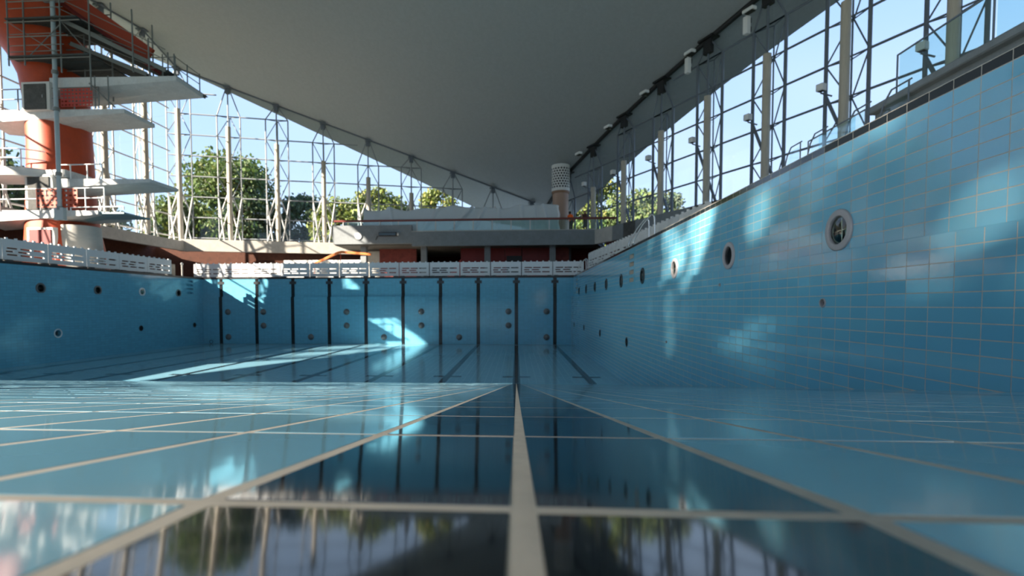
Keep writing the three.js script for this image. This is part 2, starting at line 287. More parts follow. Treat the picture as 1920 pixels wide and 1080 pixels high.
// ---- floors
const floor = structure('floor');
{
  const g = boxUV(new THREE.BoxGeometry(XR - XL + 1, 0.3, -ZF - FOOT + 0.9)); part('floor_base', g, M.floorTiled, floor, [(XR + XL) / 2, -0.15, (ZF - FOOT) / 2]);
  for (const x of LANES) {
    block('lane_line', floor, 0.25, 0.006, 31.6 - FOOT, x, 0.001, -(FOOT + 31.6) / 2, M.darkTiled, 0.002);
    block('lane_line', floor, 1.0, 0.006, 0.25, x, 0.0015, -17.75, M.darkTiled, 0.002);
  }
  part('gutter', boxUV(new THREE.BoxGeometry(XR - XL, 0.004, 0.12)), M.edgeTile, floor, [(XR + XL) / 2, 0.001, ZF + 0.07]);
}
const slope = structure('floor_001');
{
  const back = -3, sub = 0.006, frames = [[SLOPE, KNEE, FOOT], [FLAT, back, KNEE]].map(([k, d0, d1]) => {   // the fall steepens at the joint just ahead of the eye
    const th = Math.atan(k), nrm = V(0, Math.cos(th), -Math.sin(th)), mid = (d0 + d1) / 2, m = part('grout_bed', boxUV(new THREE.BoxGeometry(XR - XL + 0.6, 0.3, (d1 - d0) / Math.cos(th))), M.grout, slope);
    m.position.set((XR + XL) / 2, slopeY(mid), -mid).addScaledVector(nrm, -0.15 - 0.0003); m.rotation.x = -th;
    return { nrm, q: new THREE.Quaternion().setFromRotationMatrix(new THREE.Matrix4().makeBasis(V(1, 0, 0), V(0, -Math.sin(th), -Math.cos(th)), nrm)) };
  });
  block('kerb', slope, XR - XL, 0.10, 0.02, (XR + XL) / 2, -0.045, -FOOT - 0.01, M.tiles[1], 0.004);
  const w = 0.117, h = 0.2445, geos = [4, 5, 6].map((s) => tileGeometry(w, h, sub, s)), r = rng(99), list = [];
  for (let k = -12; k < 65; k++) for (let i = -170; i < 29; i++) {
    const x = CX + 0.125 * i + 0.0625, dep = 0.1844 + 0.25 * k + 0.125; if (x < XL + 0.05 || x > XR - 0.05 || dep > FOOT - 0.1) continue;
    const { nrm, q: q0 } = frames[dep > KNEE ? 0 : 1], lane = LANES.some((l) => Math.abs(x - l) < 0.12), q = q0.clone().multiply(new THREE.Quaternion().setFromEuler(new THREE.Euler((r() - 0.5) * 0.0035, (r() - 0.5) * 0.0035, 0)));
    const t = { m: new THREE.Matrix4().compose(V(x, slopeY(dep), -dep).addScaledVector(nrm, -sub), q, V(1, 1, 1)), k: Math.floor(r() * 15) };
    if (lane) { t.mat = M.blackTile; t.tone = [0.006, 0.01, 0.014]; }
    list.push(t);
  }
  layTiles(slope, 'tile', list, w, h, geos, M.floorTiles, FLOOR_TONES, M.anyFloorTile);
}
block('floor_base', structure('floor_002'), XR - XL + 1, 0.3, ZN - 3 + 0.4, (XR + XL) / 2, slopeY(-3) - 0.15, (ZN + 3) / 2, M.floorTiled);

// ---- the deck round the pool and the ground outside
const DECK = 4.46, GAL = 8.3;     // deck level; gallery level (ground outside lies at about the same height)
const deck = structure('floor_003');
plan('deck_slab', deck, [[-34, 24], [XL - 0.4, 24], [XL - 0.4, -52], [-34, -52]], DECK, 0.3, M.deck);
plan('deck_slab', deck, [[XR + 0.4, 24], [34, 24], [30, -8], [7, -52], [XR + 0.4, -52]], DECK, 0.3, M.deck);
plan('deck_slab', deck, [[XL - 0.4, ZF - 0.5], [XR + 0.4, ZF - 0.5], [XR + 0.4, -52], [XL - 0.4, -52]], DECK, 0.3, M.deck);
plan('deck_slab', deck, [[XL - 0.4, 24], [XR + 0.4, 24], [XR + 0.4, ZN + 0.3], [XL - 0.4, ZN + 0.3]], DECK, 0.3, M.deck);
{
  const s = new THREE.Shape([[-260, -260], [260, -260], [260, 300], [-260, 300]].map(([x, y]) => new THREE.Vector2(x, y)));
  s.holes.push(new THREE.Path([[-34, -26], [-34, 47.5], [4, 58], [12, 39.5], [44, -26]].map(([x, y]) => new THREE.Vector2(x, y))));
  const g = new THREE.ExtrudeGeometry(s, { depth: 0.6, bevelEnabled: false }); g.rotateX(-Math.PI / 2); g.translate(0, 7.0, 0);
  const ground = structure('ground'); part('lawn', g, M.grass, ground);
  plan('unseen_bounce_terrace', ground, [[-60, -34], [-34.1, -34], [-34.1, 40], [-60, 40]], 7.04, 0.03, M.bouncePaving);  // out of view, laid to bounce sunlight onto the left ceiling
}

// ================================================================== ROOF
const PITCH = 4.085, aR = 25.68 * Math.PI / 180, aL = 74.37 * Math.PI / 180;
const Q = [2.41, -51.72], dirA = [-Math.sin(aL), Math.cos(aL)], dirB = [Math.sin(aR), Math.cos(aR)];   // the two facade directions in plan, away from the low corner
function roofY(x, z) {      // shell of double curvature, low where the two glass facades meet
  const dx = (x - Q[0]) / PITCH, dz = (z - Q[1]) / PITCH, det = dirA[0] * dirB[1] - dirB[0] * dirA[1];
  const u = (dx * dirB[1] - dirB[0] * dz) / det, v = (dirA[0] * dz - dx * dirA[1]) / det;
  const h = 13.0 + 1.29 * u + 1.55 * v - 0.075 * v * Math.abs(v) - 0.05 * u * v;
  if (z <= -41 || x >= -12) return h;                       // left wing dips to its foot; its unseen near part is raised to admit sun
  const t = Math.min(2, (-12 - x) / 22), rim = z < 4 ? 17.07 - 0.36 * (z + 15.4) : Math.min(28.5, 10.1 + (z - 4) * 4.2);
  return h - t * t * Math.max(0, wing(z) - rim);
}
function wing(z) { const dx = (-34 - Q[0]) / PITCH, dz = (z - Q[1]) / PITCH, det = dirA[0] * dirB[1] - dirB[0] * dirA[1], u = (dx * dirB[1] - dirB[0] * dz) / det, v = (dirA[0] * dz - dx * dirA[1]) / det; return 13.0 + 1.29 * u + 1.55 * v - 0.075 * v * Math.abs(v) - 0.05 * u * v; }
const roof = structure('ceiling');
{
  const lerp = (pts, z) => { for (let i = 0; i + 1 < pts.length; i++) { const [z0, x0] = pts[i], [z1, x1] = pts[i + 1]; if (z <= z1) return x0 + (x1 - x0) * Math.max(0, (z - z0) / (z1 - z0)); } return pts.at(-1)[1]; };
  const left = [[-57.6, 3.4], [-43.0, -29.4], [-41.3, -34], [26, -34]], right = [[-57.6, 3.6], [-29.1, 17.26], [26, 43.5]];
  const zs = [...new Set([...Array.from({ length: 70 }, (_, i) => -57.6 + 83.6 * i / 69), -43, -41.3, 4, 5.5, 7, 8.4, -29.1])].sort((a, b) => a - b), N = 56, T = 0.35;
  const grid = (dy, flip) => { const p = [], uv = [], id = []; zs.forEach((z, j) => { const a = lerp(left, z), b = lerp(right, z); for (let i = 0; i <= N; i++) { const x = a + (b - a) * i / N; p.push(x, roofY(x, z) + dy, z); uv.push(x, z); if (i < N && j + 1 < zs.length) { const k = j * (N + 1) + i; flip ? id.push(k, k + 1, k + N + 1, k + 1, k + N + 2, k + N + 1) : id.push(k, k + N + 1, k + 1, k + 1, k + N + 1, k + N + 2); } } }); return geo(p, id, uv); };
  part('shell_underside', grid(0, true), M.ceiling, roof);
  part('shell_top', grid(T, false), M.roofTop, roof);
  for (const side of [left, right]) { const p = [], id = []; zs.forEach((z, j) => { const x = lerp(side, z); p.push(x, roofY(x, z), z, x, roofY(x, z) + T, z); if (j + 1 < zs.length) { const k = 2 * j; id.push(k, k + 1, k + 2, k + 1, k + 3, k + 2); } }); part('roof_edge', geo(p, id), M.ceiling, roof); }
}

// ================================================================== FACADES
const STOREY = 1.83, HALF = 0.97, OUT = 0.15;
let windowNo = 0;
const columnHeads = [];
function latticeColumn(x, z, base, turn, out, look) {   // look: label, group, lamp-bearing right side or pale lower struts
  const t = thing('facade_column', look.label, 'column', [x, base, z], turn, look.group), H = roofY(x, z) - base;
  const n = Math.floor((H - 1.2) / STOREY), topY = Math.min(H - 1.1, n * STOREY + 0.4), steel = look.steel ?? M.steel, o = out;
  rod('pillar', t, V(0, 0, 0), V(0, H - 3.6, 0), 0.21, M.pillar, PIPE);
  rod('pillar_foot', t, V(0, 0, 0), V(0, 0.12, 0), 0.3, M.darkConcrete, PIPE);
  for (const s of [-1, 1]) rod('chord', t, V(s * HALF, 0, OUT * o), V(s * HALF, topY, OUT * o), look.chord ?? 0.06, steel);
  rod('chord', t, V(0, 0.2, 0.5 * o), V(0, topY, 0.5 * o), 0.042, steel);
  for (let k = 0; k <= n; k++) {
    const y = 0.4 + k * STOREY; if (y > topY + 0.01) break;
    rod('cross_bar', t, V(-HALF, y, OUT * o), V(HALF, y, OUT * o), 0.045, steel);
    for (const s of [-1, 1]) {
      rod('tie', t, V(s * HALF, y, OUT * o), V(0, y, 0.5 * o), 0.03, steel);
      if (y + STOREY <= topY + 0.01) rod('diagonal', t, V(s * (k % 2 ? HALF : 0.05), y, (k % 2 ? OUT : 0.5) * o), V(s * (k % 2 ? 0.05 : HALF), y + STOREY, (k % 2 ? 0.5 : OUT) * o), 0.036, steel);
    }
  }
  rod('cross_bar', t, V(-HALF, topY, OUT * o), V(HALF, topY, OUT * o), 0.045, steel);
  for (const s of [-1, 1]) rod('head_brace', t, V(s * HALF, topY, OUT * o), V(s * 0.15, H - 0.25, 0), 0.05, steel);
  rod('head_post', t, V(0, H - 3.7, 0), V(0, H - 0.2, 0), 0.06, steel);
  block('head_plate', t, look.dark ? 1.1 : 0.55, look.dark ? 0.12 : 0.1, 0.7, 0, H - 0.14, 0, look.dark ? M.black : M.steel);
  block('head_block', t, look.dark ? 0.6 : 0.36, look.dark ? 0.85 : 0.5, 0.3, 0, H - (look.dark ? 0.6 : 0.42), 0, look.dark ? M.black : M.steel, 0.03);
  if (look.struts) for (const s of [-1, 1]) {
    rod('strut', t, V(s * HALF, 4.0, OUT * o), V(s * 0.42, 0, -0.3 * o), 0.065, M.paleSteel);
    rod('strut', t, V(s * 0.95, 0, -0.2 * o), V(s * 0.1, 3.1, 0), 0.06, M.paleSteel);
    rod('strut', t, V(s * HALF, 2.2, OUT * o), V(s * 0.2, 4.3, 0), 0.05, M.paleSteel);
  }
  if (look.prop) rod('strut', t, V(HALF, look.prop, OUT * o), V(-HALF * 0.9, 0, OUT * o), 0.085, steel);
  return t;
}
function glazing(p0, p1, base, turn, out, steel, topStrip) {   // one bay of panes and transoms between two column centres in plan
  const w = structure('window_' + ++windowNo), A = V(p0[0], 0, p0[1]), B = V(p1[0], 0, p1[1]), d = B.clone().sub(A), len = d.length(); d.normalize();
  const off = V(Math.sin(turn), 0, Math.cos(turn)).multiplyScalar(OUT * out), at = (s, y) => A.clone().addScaledVector(d, s).add(off).setY(y);
  const cuts = [0, HALF, len - HALF, len];
  const ceil = (s) => { const q = at(s, 0); return roofY(q.x, q.z) - 0.02; };
  const low = Math.min(ceil(0), ceil(len));
  for (let k = -1; ; k++) {
    const y0 = k < 0 ? base : base + 0.4 + k * STOREY, y1 = base + 0.4 + (k + 1) * STOREY;
    if (y0 > Math.max(ceil(0), ceil(len))) break;
    for (let i = 0; i < 3; i++) {
      const a = cuts[i] + 0.01, b = cuts[i + 1] - 0.01, ya = Math.min(y1, ceil(a)), yb = Math.min(y1, ceil(b)); if (ya <= y0 + 0.05 && yb <= y0 + 0.05) continue;
      const q = [at(a, y0), at(b, y0), at(b, Math.max(y0, yb)), at(a, Math.max(y0, ya))];
      part('pane', geo(q.flatMap((v) => [v.x, v.y, v.z]), [0, 1, 2, 0, 2, 3]), M.glass, w);
    }
    if (y1 < low - 0.3) rod('transom', w, at(HALF, y1), at(len - HALF, y1), 0.058, steel);
  }
  const sill = base + 0.4; rod('transom', w, at(HALF, sill), at(len - HALF, sill), 0.04, steel);
  rod('top_channel', w, V(p0[0], roofY(...p0) - topStrip * 0.8, p0[1]), V(p1[0], roofY(...p1) - topStrip * 0.8, p1[1]), topStrip, topStrip > 0.1 ? M.black : M.steel);
  return w;
}
const place = (k, o, d, s) => [o[0] + d[0] * PITCH * k * s, o[1] + d[1] * PITCH * k * s];
const oL = [-25.97, -43.78], oR = [17.18, -21.0], turnL = Math.PI / 2 - aL, turnR = Math.PI / 2 + aR;
const colL = (k) => [oL[0] + Math.sin(aL) * PITCH * k, oL[1] - Math.cos(aL) * PITCH * k], colR = (k) => [oR[0] - Math.sin(aR) * PITCH * k, oR[1] - Math.cos(aR) * PITCH * k];
const corner = colL(-1), colS = (m) => [corner[0], corner[1] + 4.0 * m];
for (let k = -1; k <= 7; k++) latticeColumn(...colL(k), GAL, turnL, -1, { label: k < 0 ? 'pale lattice column at the corner where the left and back glass facades meet' : `slender lattice column with round pale post, ${ORD[k + 1]} from the left along the back glass facade`, group: 'lattice columns of the back facade', struts: true, steel: M.greySteel, chord: 0.058 });
for (let k = -1; k <= 6; k++) glazing(colL(k), colL(k + 1), GAL, turnL, -1, M.greySteel, 0.07);
for (let k = -3; k <= 7; k++) latticeColumn(...colR(k), GAL, turnR, 1, { label: k < -1 ? `lattice column ${k < -2 ? 'farthest behind' : 'just behind'} the viewpoint in the right glass facade` : `dark lattice column with beige round post, ${ORD[k + 2]} from the viewpoint along the right glass facade`, group: 'lattice columns of the right facade', dark: true, chord: 0.09, prop: 4.5 });
for (let k = -3; k <= 7; k++) glazing(colR(k), k === 7 ? [3.2, -51.6] : colR(k + 1), GAL, turnR, 1, M.steel, 0.16);
for (let m = 1; m <= 8; m++) latticeColumn(...colS(m), GAL, -Math.PI / 2, 1, { label: `sunlit lattice column behind the diving tower, ${ORD[m]} from the far corner along the left facade`, group: 'lattice columns of the left facade', struts: true, steel: M.paleSteel });
for (let m = 0; m <= 7; m++) glazing(colS(m), colS(m + 1), GAL, -Math.PI / 2, 1, M.paleSteel, 0.07);
// the hall behind the eye, out of view, glazed to let more skylight in
{
  const b = structure('wall_back'); block('wall_slab', b, 76, GAL - DECK, 0.4, 4, (DECK + GAL) / 2, 24.2, M.concrete, 0.02);
  const w = structure('window_' + ++windowNo);
  for (const [p, q] of [[colS(8), [corner[0], 8]], [[corner[0], 8], [corner[0], 24]], [colR(-3), [30, 5.5]], [[30, 5.5], [39, 24]], [[corner[0], 24], [-8, 24]], [[-8, 24], [14, 24]], [[14, 24], [39, 24]]]) part('pane', geo([p[0], GAL, p[1], q[0], GAL, q[1], q[0], roofY(...q), q[1], p[0], roofY(...p), p[1]], [0, 1, 2, 0, 2, 3]), M.glass, w);
}
{ // unseen beam at the left front, shaped to keep sun off the right floor
  const t = structure('unseen_trim_4'), low = (z) => 19.75 + 0.158 * (z - 8.5);
  for (const [z0, z1] of [[4.5, 27]]) { const g = new THREE.ExtrudeGeometry(new THREE.Shape([[-z0, low(z0)], [-z1, low(z1)], [-z1, low(z1) + 2.2], [-13.5, low(13.5) + 2.4], [-10.5, low(10.5) + 4.6], [-z0, low(z0) + 6]].map((q) => new THREE.Vector2(...q))), { depth: 0.6, bevelEnabled: false }); part('unseen_shade_beam', g, M.ceiling, t, [-34.3, 0, 0], Math.PI / 2); }
}
// gallery floors and parapets along the facades
const gallery = structure('floor_004');
{
  const c1 = colL(-1), e = colL(3.2), inL = [Math.sin(turnL), Math.cos(turnL)];   // inward normal of the back facade
  const off = (p, d) => [p[0] + inL[0] * d, p[1] + inL[1] * d];
  plan('gallery_slab', gallery, [off(c1, -0.5), off(e, -0.5), off(e, 0.45), off(c1, 0.45)], GAL + 0.02, 0.25, M.concrete);
  const par = structure('trim_1'); const a = off(c1, 0.5), bb = off(e, 0.5), len = Math.hypot(bb[0] - a[0], bb[1] - a[1]);
  block('parapet', par, len, 1.05, 0.3, (a[0] + bb[0]) / 2, 7.95, (a[1] + bb[1]) / 2, M.concrete, 0.02, turnL);
  plan('gallery_slab', gallery, [[-34, 24], [-29.6, 24], [-29.6, c1[1] - 0.3], [-34, c1[1] - 0.3]], GAL, 0.25, M.concrete);
  block('parapet', structure('trim_2'), 0.3, 0.85, 24 - c1[1] + 0.4, -29.45, 7.86, (24 + c1[1]) / 2, M.concrete, 0.02);
  const und = structure('wall_left_outer'); block('wall_slab', und, 0.3, 4, 76, -33.4, DECK + 1.7, -14, M.brown); block('wall_slab', und, 22, 4, 0.3, -24.5, DECK + 1.6, -46.6, M.brown, 0.01, turnL);
  // right side gallery with its parapet
  const rp = structure('trim_3'), P = [6.2, -40], D = [Math.sin(aR), Math.cos(aR)], at = (s, o = 0) => [P[0] + D[0] * s + D[1] * o, P[1] + D[1] * s - D[0] * o];
  const tones = [M.concrete, M.greyConcrete, M.darkConcrete, M.greyConcrete, M.darkConcrete, M.greyConcrete, M.greyConcrete];  // the pale first panel has a soft patch of sun put into its tone
  [0, 2.3, 3.6, 4.9, 10, 18, 26, 40].forEach((s, i, l) => { if (i + 1 < l.length) { const m = at((s + l[i + 1]) / 2, 0.12); block('parapet', rp, l[i + 1] - s - 0.03, 1.13, 0.24, m[0], 7.985, m[1], tones[i], 0.02, turnR); } });
  plan('gallery_slab', gallery, [at(0, 0.1), at(45, 0.1), at(45, 6), at(0, 4.4)], GAL, 0.3, M.greyConcrete);
  block('soffit_beam', rp, 8, 0.28, 0.5, ...(() => { const m = at(6, 0.9); return [m[0], 7.2, m[1]]; })(), M.concrete, 0.02, turnR);
  const ow = structure('wall_right_outer'); const m = at(20, 3.4); block('wall_slab', ow, 46, 3.6, 0.3, m[0], DECK + 1.8, m[1], M.darkRed, 0.01, turnR);
}

// ================================================================== THE BALCONY BUILDING AT THE FAR END
const balcony = structure('wall_balcony');
{
  block('balcony_front', balcony, 6.55, 1.52, 0.3, -11.76, 8.37, -40.15, M.greyConcrete, 0.02);
  block('balcony_front', balcony, 14.75, 1.18, 0.3, -1.13, 7.99, -40.15, M.greyConcrete, 0.02);
  block('balcony_coping', balcony, 14.75, 0.06, 0.36, -1.13, 8.6, -40.15, M.concrete, 0.01);
  plan('balcony_floor', balcony, [[-15, -40.2], [6.4, -40.2], [8.3, -47.5], [-15, -46.6]], 8.5, 0.35, M.greyConcrete);
  const wing = geo([-15, 7.62, -40, -15.2, 9.15, -40, -15.2, 9.15, -43, -15, 7.62, -43], [0, 1, 2, 0, 2, 3]); part('balcony_end', wing, M.concrete, balcony);
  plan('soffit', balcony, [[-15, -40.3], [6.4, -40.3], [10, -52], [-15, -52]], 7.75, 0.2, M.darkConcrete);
  const rw = structure('wall_red'); const z = -43.2;
  const seg = (x0, x1, y1, mat, zz = z) => block('wall_panel', rw, x1 - x0, y1 - DECK, 0.2, (x0 + x1) / 2, (y1 + DECK) / 2, zz, mat, 0.02);
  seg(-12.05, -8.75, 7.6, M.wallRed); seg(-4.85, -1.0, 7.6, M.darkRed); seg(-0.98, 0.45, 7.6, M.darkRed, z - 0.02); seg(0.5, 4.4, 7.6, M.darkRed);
  block('doorway_shade_panel', rw, 1.35, 2.4, 0.1, -0.18, DECK + 1.2, z + 0.1, M.black, 0.01);  // black panel: the darkness inside a doorway put into the colour
  seg(2.9, 4.5, 7.5, M.wallRed, z + 0.15); block('wall_panel', rw, 9, 3.3, 0.2, 9, DECK + 1.6, -43.9, M.shadeRed);
  block('wall_panel', rw, 26, 3.4, 0.3, -2, DECK + 1.6, -50.5, M.shadeRed);  // these dark panels hold the shade of the deep space in their colour
  block('wall_panel', rw, 0.2, 3.3, 9, 4.6, DECK + 1.6, -47.5, M.black); block('wall_panel', rw, 0.2, 3.3, 7, -12, DECK + 1.6, -46.8, M.brown);
  const wl = structure('wall_terrace'); block('wall_panel', wl, 8.6, 2.2, 0.25, -16.6, DECK + 1.1, -43.6, M.whitePaint); block('wall_panel', wl, 1.1, 2.9, 0.25, -12.6, DECK + 1.45, -43.3, M.concrete);
  block('wall_panel', wl, 12, 0.75, 0.25, -18, DECK + 2.7, -46, M.brown, 0.01, turnL);
  const ramp = structure('floor_ramp'); const g = new THREE.ExtrudeGeometry(new THREE.Shape([[0, 0], [1.9, 0], [1.9, 2.4]].map((p) => new THREE.Vector2(...p))), { depth: 0.2, bevelEnabled: false }); part('stair_side', g, M.red, ramp, [-6.8, DECK, -44.6]);
}
[-12.85, -7.72, -2.4, 2.98].forEach((x, i) => { const t = thing('support_column', `grey concrete post holding up the balcony, ${ORD[i + 1]} from the left`, 'column', [x, DECK, -41.3], 0, 'posts under the balcony'); block('shaft', t, 0.5, 3.1, 0.5, 0, 1.55, 0, M.greyConcrete, 0.04); block('base', t, 0.56, 0.12, 0.56, 0, 0.06, 0, M.darkConcrete); });
{ // orange stair rail by the terrace
  const t = thing('stair_handrail', 'orange bent handrail rising to the terrace left of the balcony posts', 'handrail', [-13.7, DECK, -38]), pts = [V(-2.2, 1.35, 0), V(-0.2, 2.25, 0), V(0.1, 2.3, 0), V(2.4, 2.1, 0)];
  for (let i = 0; i < 3; i++) { const a = pts[i], b = pts[i + 1], d = b.clone().sub(a), m = block('rail', t, d.length() + 0.05, 0.19, 0.12, (a.x + b.x) / 2, (a.y + b.y) / 2, 0, M.railOrange, 0.03); m.rotation.z = Math.atan2(d.y, d.x); }
  for (const [x, y] of [[-2.1, 1.35], [0, 2.2]]) rod('post', t, V(x, 0, 0), V(x, y, 0), 0.03, M.orange);
}
{ // glass balustrade with a dark red handrail
  const t = thing('balustrade', 'long glass balustrade with dark red handrail on the far balcony', 'balustrade', [0, 8.62, -40.1]);
  block('handrail', t, 23, 0.17, 0.14, -3.5, 0.88, 0, M.rail, 0.04);
  for (let x = -14.2; x < 7.9; x += 1.53) { const lowPart = x < -8.5; if (x < 6.3) { rod('post', t, V(x, lowPart ? 0.5 : 0, 0), V(x, 0.84, 0), 0.035, M.paleSteel); block('glass_panel', t, 1.42, lowPart ? 0.3 : 0.78, 0.014, x + 0.765, lowPart ? 0.68 : 0.43, 0, M.greenGlass, 0.003); } }
  rod('post', t, V(6.35, 0, 0), V(6.35, 0.84, 0), 0.035, M.paleSteel);
}
{ // white protective sheet on the balcony
  const t = thing('dust_sheet', 'long pale protective sheet draped over the bar behind the glass balustrade', 'sheet', [0, 8.5, -41.4]), p = [], id = [], uv = [], NX = 220, NY = 26, ns = noise2(31, 64);
  const folds = [[-10.6, 0.05, 0.4], [-3.6, 0.16, -2.4], [-2.6, 0.1, -1.2], [-1.4, 0.06, -0.2], [0.4, 0.06, 0.3], [1.5, 0.05, 0.1], [2.2, 0.08, 0.6], [-6.4, 0.07, -1.8]];
  for (let i = 0; i <= NX; i++) for (let j = 0; j <= NY; j++) {
    const x = -12.9 + 16.3 * i / NX, s = j / NY, sag = 0.12 * Math.sin(x * 0.9) + 0.08 * Math.sin(x * 2.3 + 1) + (x > -12.9 && x < -10.9 ? -0.2 : 0) + (x > -2 ? 0.05 : 0);
    const top = 2.25 + sag; let y, z; if (s < 0.75) { y = top * s / 0.75; z = 0.25 * (1 - s / 0.75); } else { y = top + 0.02 * Math.sin((s - 0.75) * 12); z = -1.3 * (s - 0.75) / 0.25; }
    let f = 0; for (const [fx, am, sl] of folds) { const c = x - fx - sl * (1 - y / 2.3) * 0.9; f += 1.8 * am * Math.exp(-c * c / 0.018); }
    f += 0.1 * (ns(x * 2, y * 1.2) - 0.5); p.push(x, y + (s > 0.7 ? f * 0.5 : 0), z + (s < 0.78 ? f : 0)); uv.push(x, y);
    if (i < NX && j < NY) { const k = i * (NY + 1) + j; id.push(k, k + NY + 1, k + 1, k + 1, k + NY + 1, k + NY + 2); }
  }
  part('cloth', geo(p, id, uv), M.sheet, t);
  block('counter', t, 15.8, 2.05, 0.9, -4.75, 1.02, -0.75, M.darkConcrete, 0.05);
  const e = []; for (let j = 0; j <= 12; j++) e.push(V(3.42 + 0.06 * Math.sin(j), 2.3 * j / 12, 0.1 - 0.1 * j / 12)); tube('edge_fold', t, e, 0.11, M.white, 24, 8);
}
{ const t = thing('wall_clock', 'round pale clock face on the concrete balcony front', 'clock', [-12.92, 8.26, -39.98]); const d = new THREE.CylinderGeometry(0.29, 0.31, 0.08, 40); d.rotateX(Math.PI / 2); part('case', d, M.paleSteel, t, [0, 0, 0.02]);
  const f = new THREE.CylinderGeometry(0.265, 0.265, 0.02, 40); f.rotateX(Math.PI / 2); const dial = part('dial', f, M.white, t, [0, 0, 0.055]); block('hand', dial, 0.02, 0.2, 0.008, 0, 0.08, 0.015, M.paleSteel, 0.002); const h = block('hand', dial, 0.02, 0.14, 0.008, 0.04, -0.03, 0.017, M.paleSteel, 0.002); h.rotation.z = 0.9; }
{ const t = thing('led_display', 'dark narrow display box mounted on the balcony front right of the clock', 'display', [-10.45, 8.38, -39.95]); block('housing', t, 1.5, 0.3, 0.16, 0, 0, 0.06, M.black, 0.03); block('screen', t, 1.36, 0.2, 0.01, -0.02, 0, 0.145, std(L(0.01, 0.03, 0.04), 0.2), 0.003); rod('end_cap', t, V(0.78, 0, 0.06), V(0.9, 0, 0.06), 0.12, M.paleSteel, PIPE); rod('cable', t, V(-0.85, -0.15, 0.02), V(-1.0, -0.45, 0.02), 0.03, M.black); }
{ // perforated white ventilation cylinder on a beige post
  const t = thing('vent_cylinder', 'tall white perforated ventilation drum on a brownish round post', 'duct', [4.0, 8.5, -45.6]);
  rod('post', t, V(0, 0, 0), V(0, 4.3, 0), 0.72, std(L(0.42, 0.27, 0.2), 0.5), PIPE); rod('collar', t, V(0, 4.15, 0), V(0, 4.4, 0), 0.78, std(L(0.3, 0.16, 0.09), 0.5), PIPE);
  const R = 0.82, rows = 10, cols = 20, ch = 2.3 / rows, ca = Math.PI * 2 / cols, p = [], id = [], hr = 0.088;
  for (let j = 0; j < rows; j++) for (let i = 0; i < cols; i++) {
    const a0 = (i + (j % 2) * 0.5) * ca, y0 = 4.35 + j * ch, on = j > 0 && j < rows - 1, b = p.length / 3;
    for (let k = 0; k < 8; k++) { const th = k * Math.PI / 4 + Math.PI / 4, sx = Math.max(-1, Math.min(1, Math.cos(th) * 1.4143)), sy = Math.max(-1, Math.min(1, Math.sin(th) * 1.4143)); for (const [w, hh] of [[sx * ca * R / 2, sy * ch / 2], [Math.cos(th) * hr, Math.sin(th) * hr]]) p.push(Math.sin(a0 + w / R) * R, y0 + ch / 2 + hh, Math.cos(a0 + w / R) * R); }
    for (let k = 0; k < 8; k++) { const n = (k + 1) % 8; id.push(b + 2 * k, b + 2 * n, b + 2 * k + 1, b + 2 * n, b + 2 * n + 1, b + 2 * k + 1); }
    if (!on) for (let k = 1; k < 7; k++) id.push(b + 1, b + 2 * k + 1, b + 2 * k + 3);
  }
  part('perforated_shell', geo(p, id), std(L(0.7, 0.7, 0.69), 0.5, { side: THREE.DoubleSide }), t); rod('inner_tube', t, V(0, 4.3, 0), V(0, 6.6, 0), 0.66, M.black, PIPE); rod('cap', t, V(0, 6.62, 0), V(0, 6.68, 0), 0.83, M.white, PIPE);
}

// ================================================================== FENCES, HANDRAILS, LIGHTS IN THE POOL
function fencePanel(len, label, group, p, turn, mat = M.panel) {   // slotted white boards on low feet with knobs along the top
  const t = thing('fence_panel', label, 'fence', p, turn, group), s = new THREE.Shape([[-len / 2, 0.1], [len / 2, 0.1], [len / 2, 1.0], [-len / 2, 1.0]].map((q) => new THREE.Vector2(...q)));
  const w = len * 0.245, pat = [[0.035, 0.335, 0.645], [0.0, 0.27, 0.5], [0.035, 0.335, 0.645]];
  pat.forEach((row, r) => row.forEach((f, c) => { const x = -len * 0.43 + f * len * 0.95 - (r === 1 ? 0 : 0.03), y = 0.58 - r * 0.14, l = r === 1 && c === 0 ? w * 0.7 : w; s.holes.push(rectHole(x, y, x + l, y + 0.07)); }));
  const g = new THREE.ExtrudeGeometry(s, { depth: 0.07, bevelEnabled: false }); g.translate(0, 0, -0.035); const board = part('board', g, mat, t);
  for (const x of [-0.4, 0.4]) block('foot', t, 0.28, 0.11, 0.3, x * len, 0.055, 0, M.darkConcrete, 0.02);
  for (let k = 0; k < 5; k++) rod('knob', board, V(len * (-0.4 + 0.2 * k), 0.99, 0), V(len * (-0.4 + 0.2 * k), 1.06, 0), 0.055, mat);
  return t;
}
for (let i = 0; i < 13; i++) { const len = 2.055, x = 4.45 - len * (i + 0.5) + 0; fencePanel(2.0, `white slotted fence panel along the far pool edge, ${ORD[13 - i]} from the left`, 'fence panels on the far pool edge', [x, DECK, -32.98], 0); }
for (let i = 0; i < 7; i++) { const z = -29.0 + 2.06 * (i); fencePanel(2.035, `white slotted fence panel along the left pool edge, ${ORD[7 - i]} from the viewpoint`, 'fence panels on the left pool edge', [-21.75, DECK, z], Math.PI / 2); }
{ const t = thing('gate_post', 'short pale post with a round top at the gap in the corner fence', 'post', [-22.9, DECK, -32.7]); rod('shaft', t, V(0, 0, 0), V(0, 0.95, 0), 0.05, M.paleSteel); part('cap', new THREE.SphereGeometry(0.09, 16, 10), M.white, t, [0, 1.0, 0]); block('board', t, 0.06, 0.9, 0.9, -0.3, 0.5, 0.75, M.deck, 0.02); }
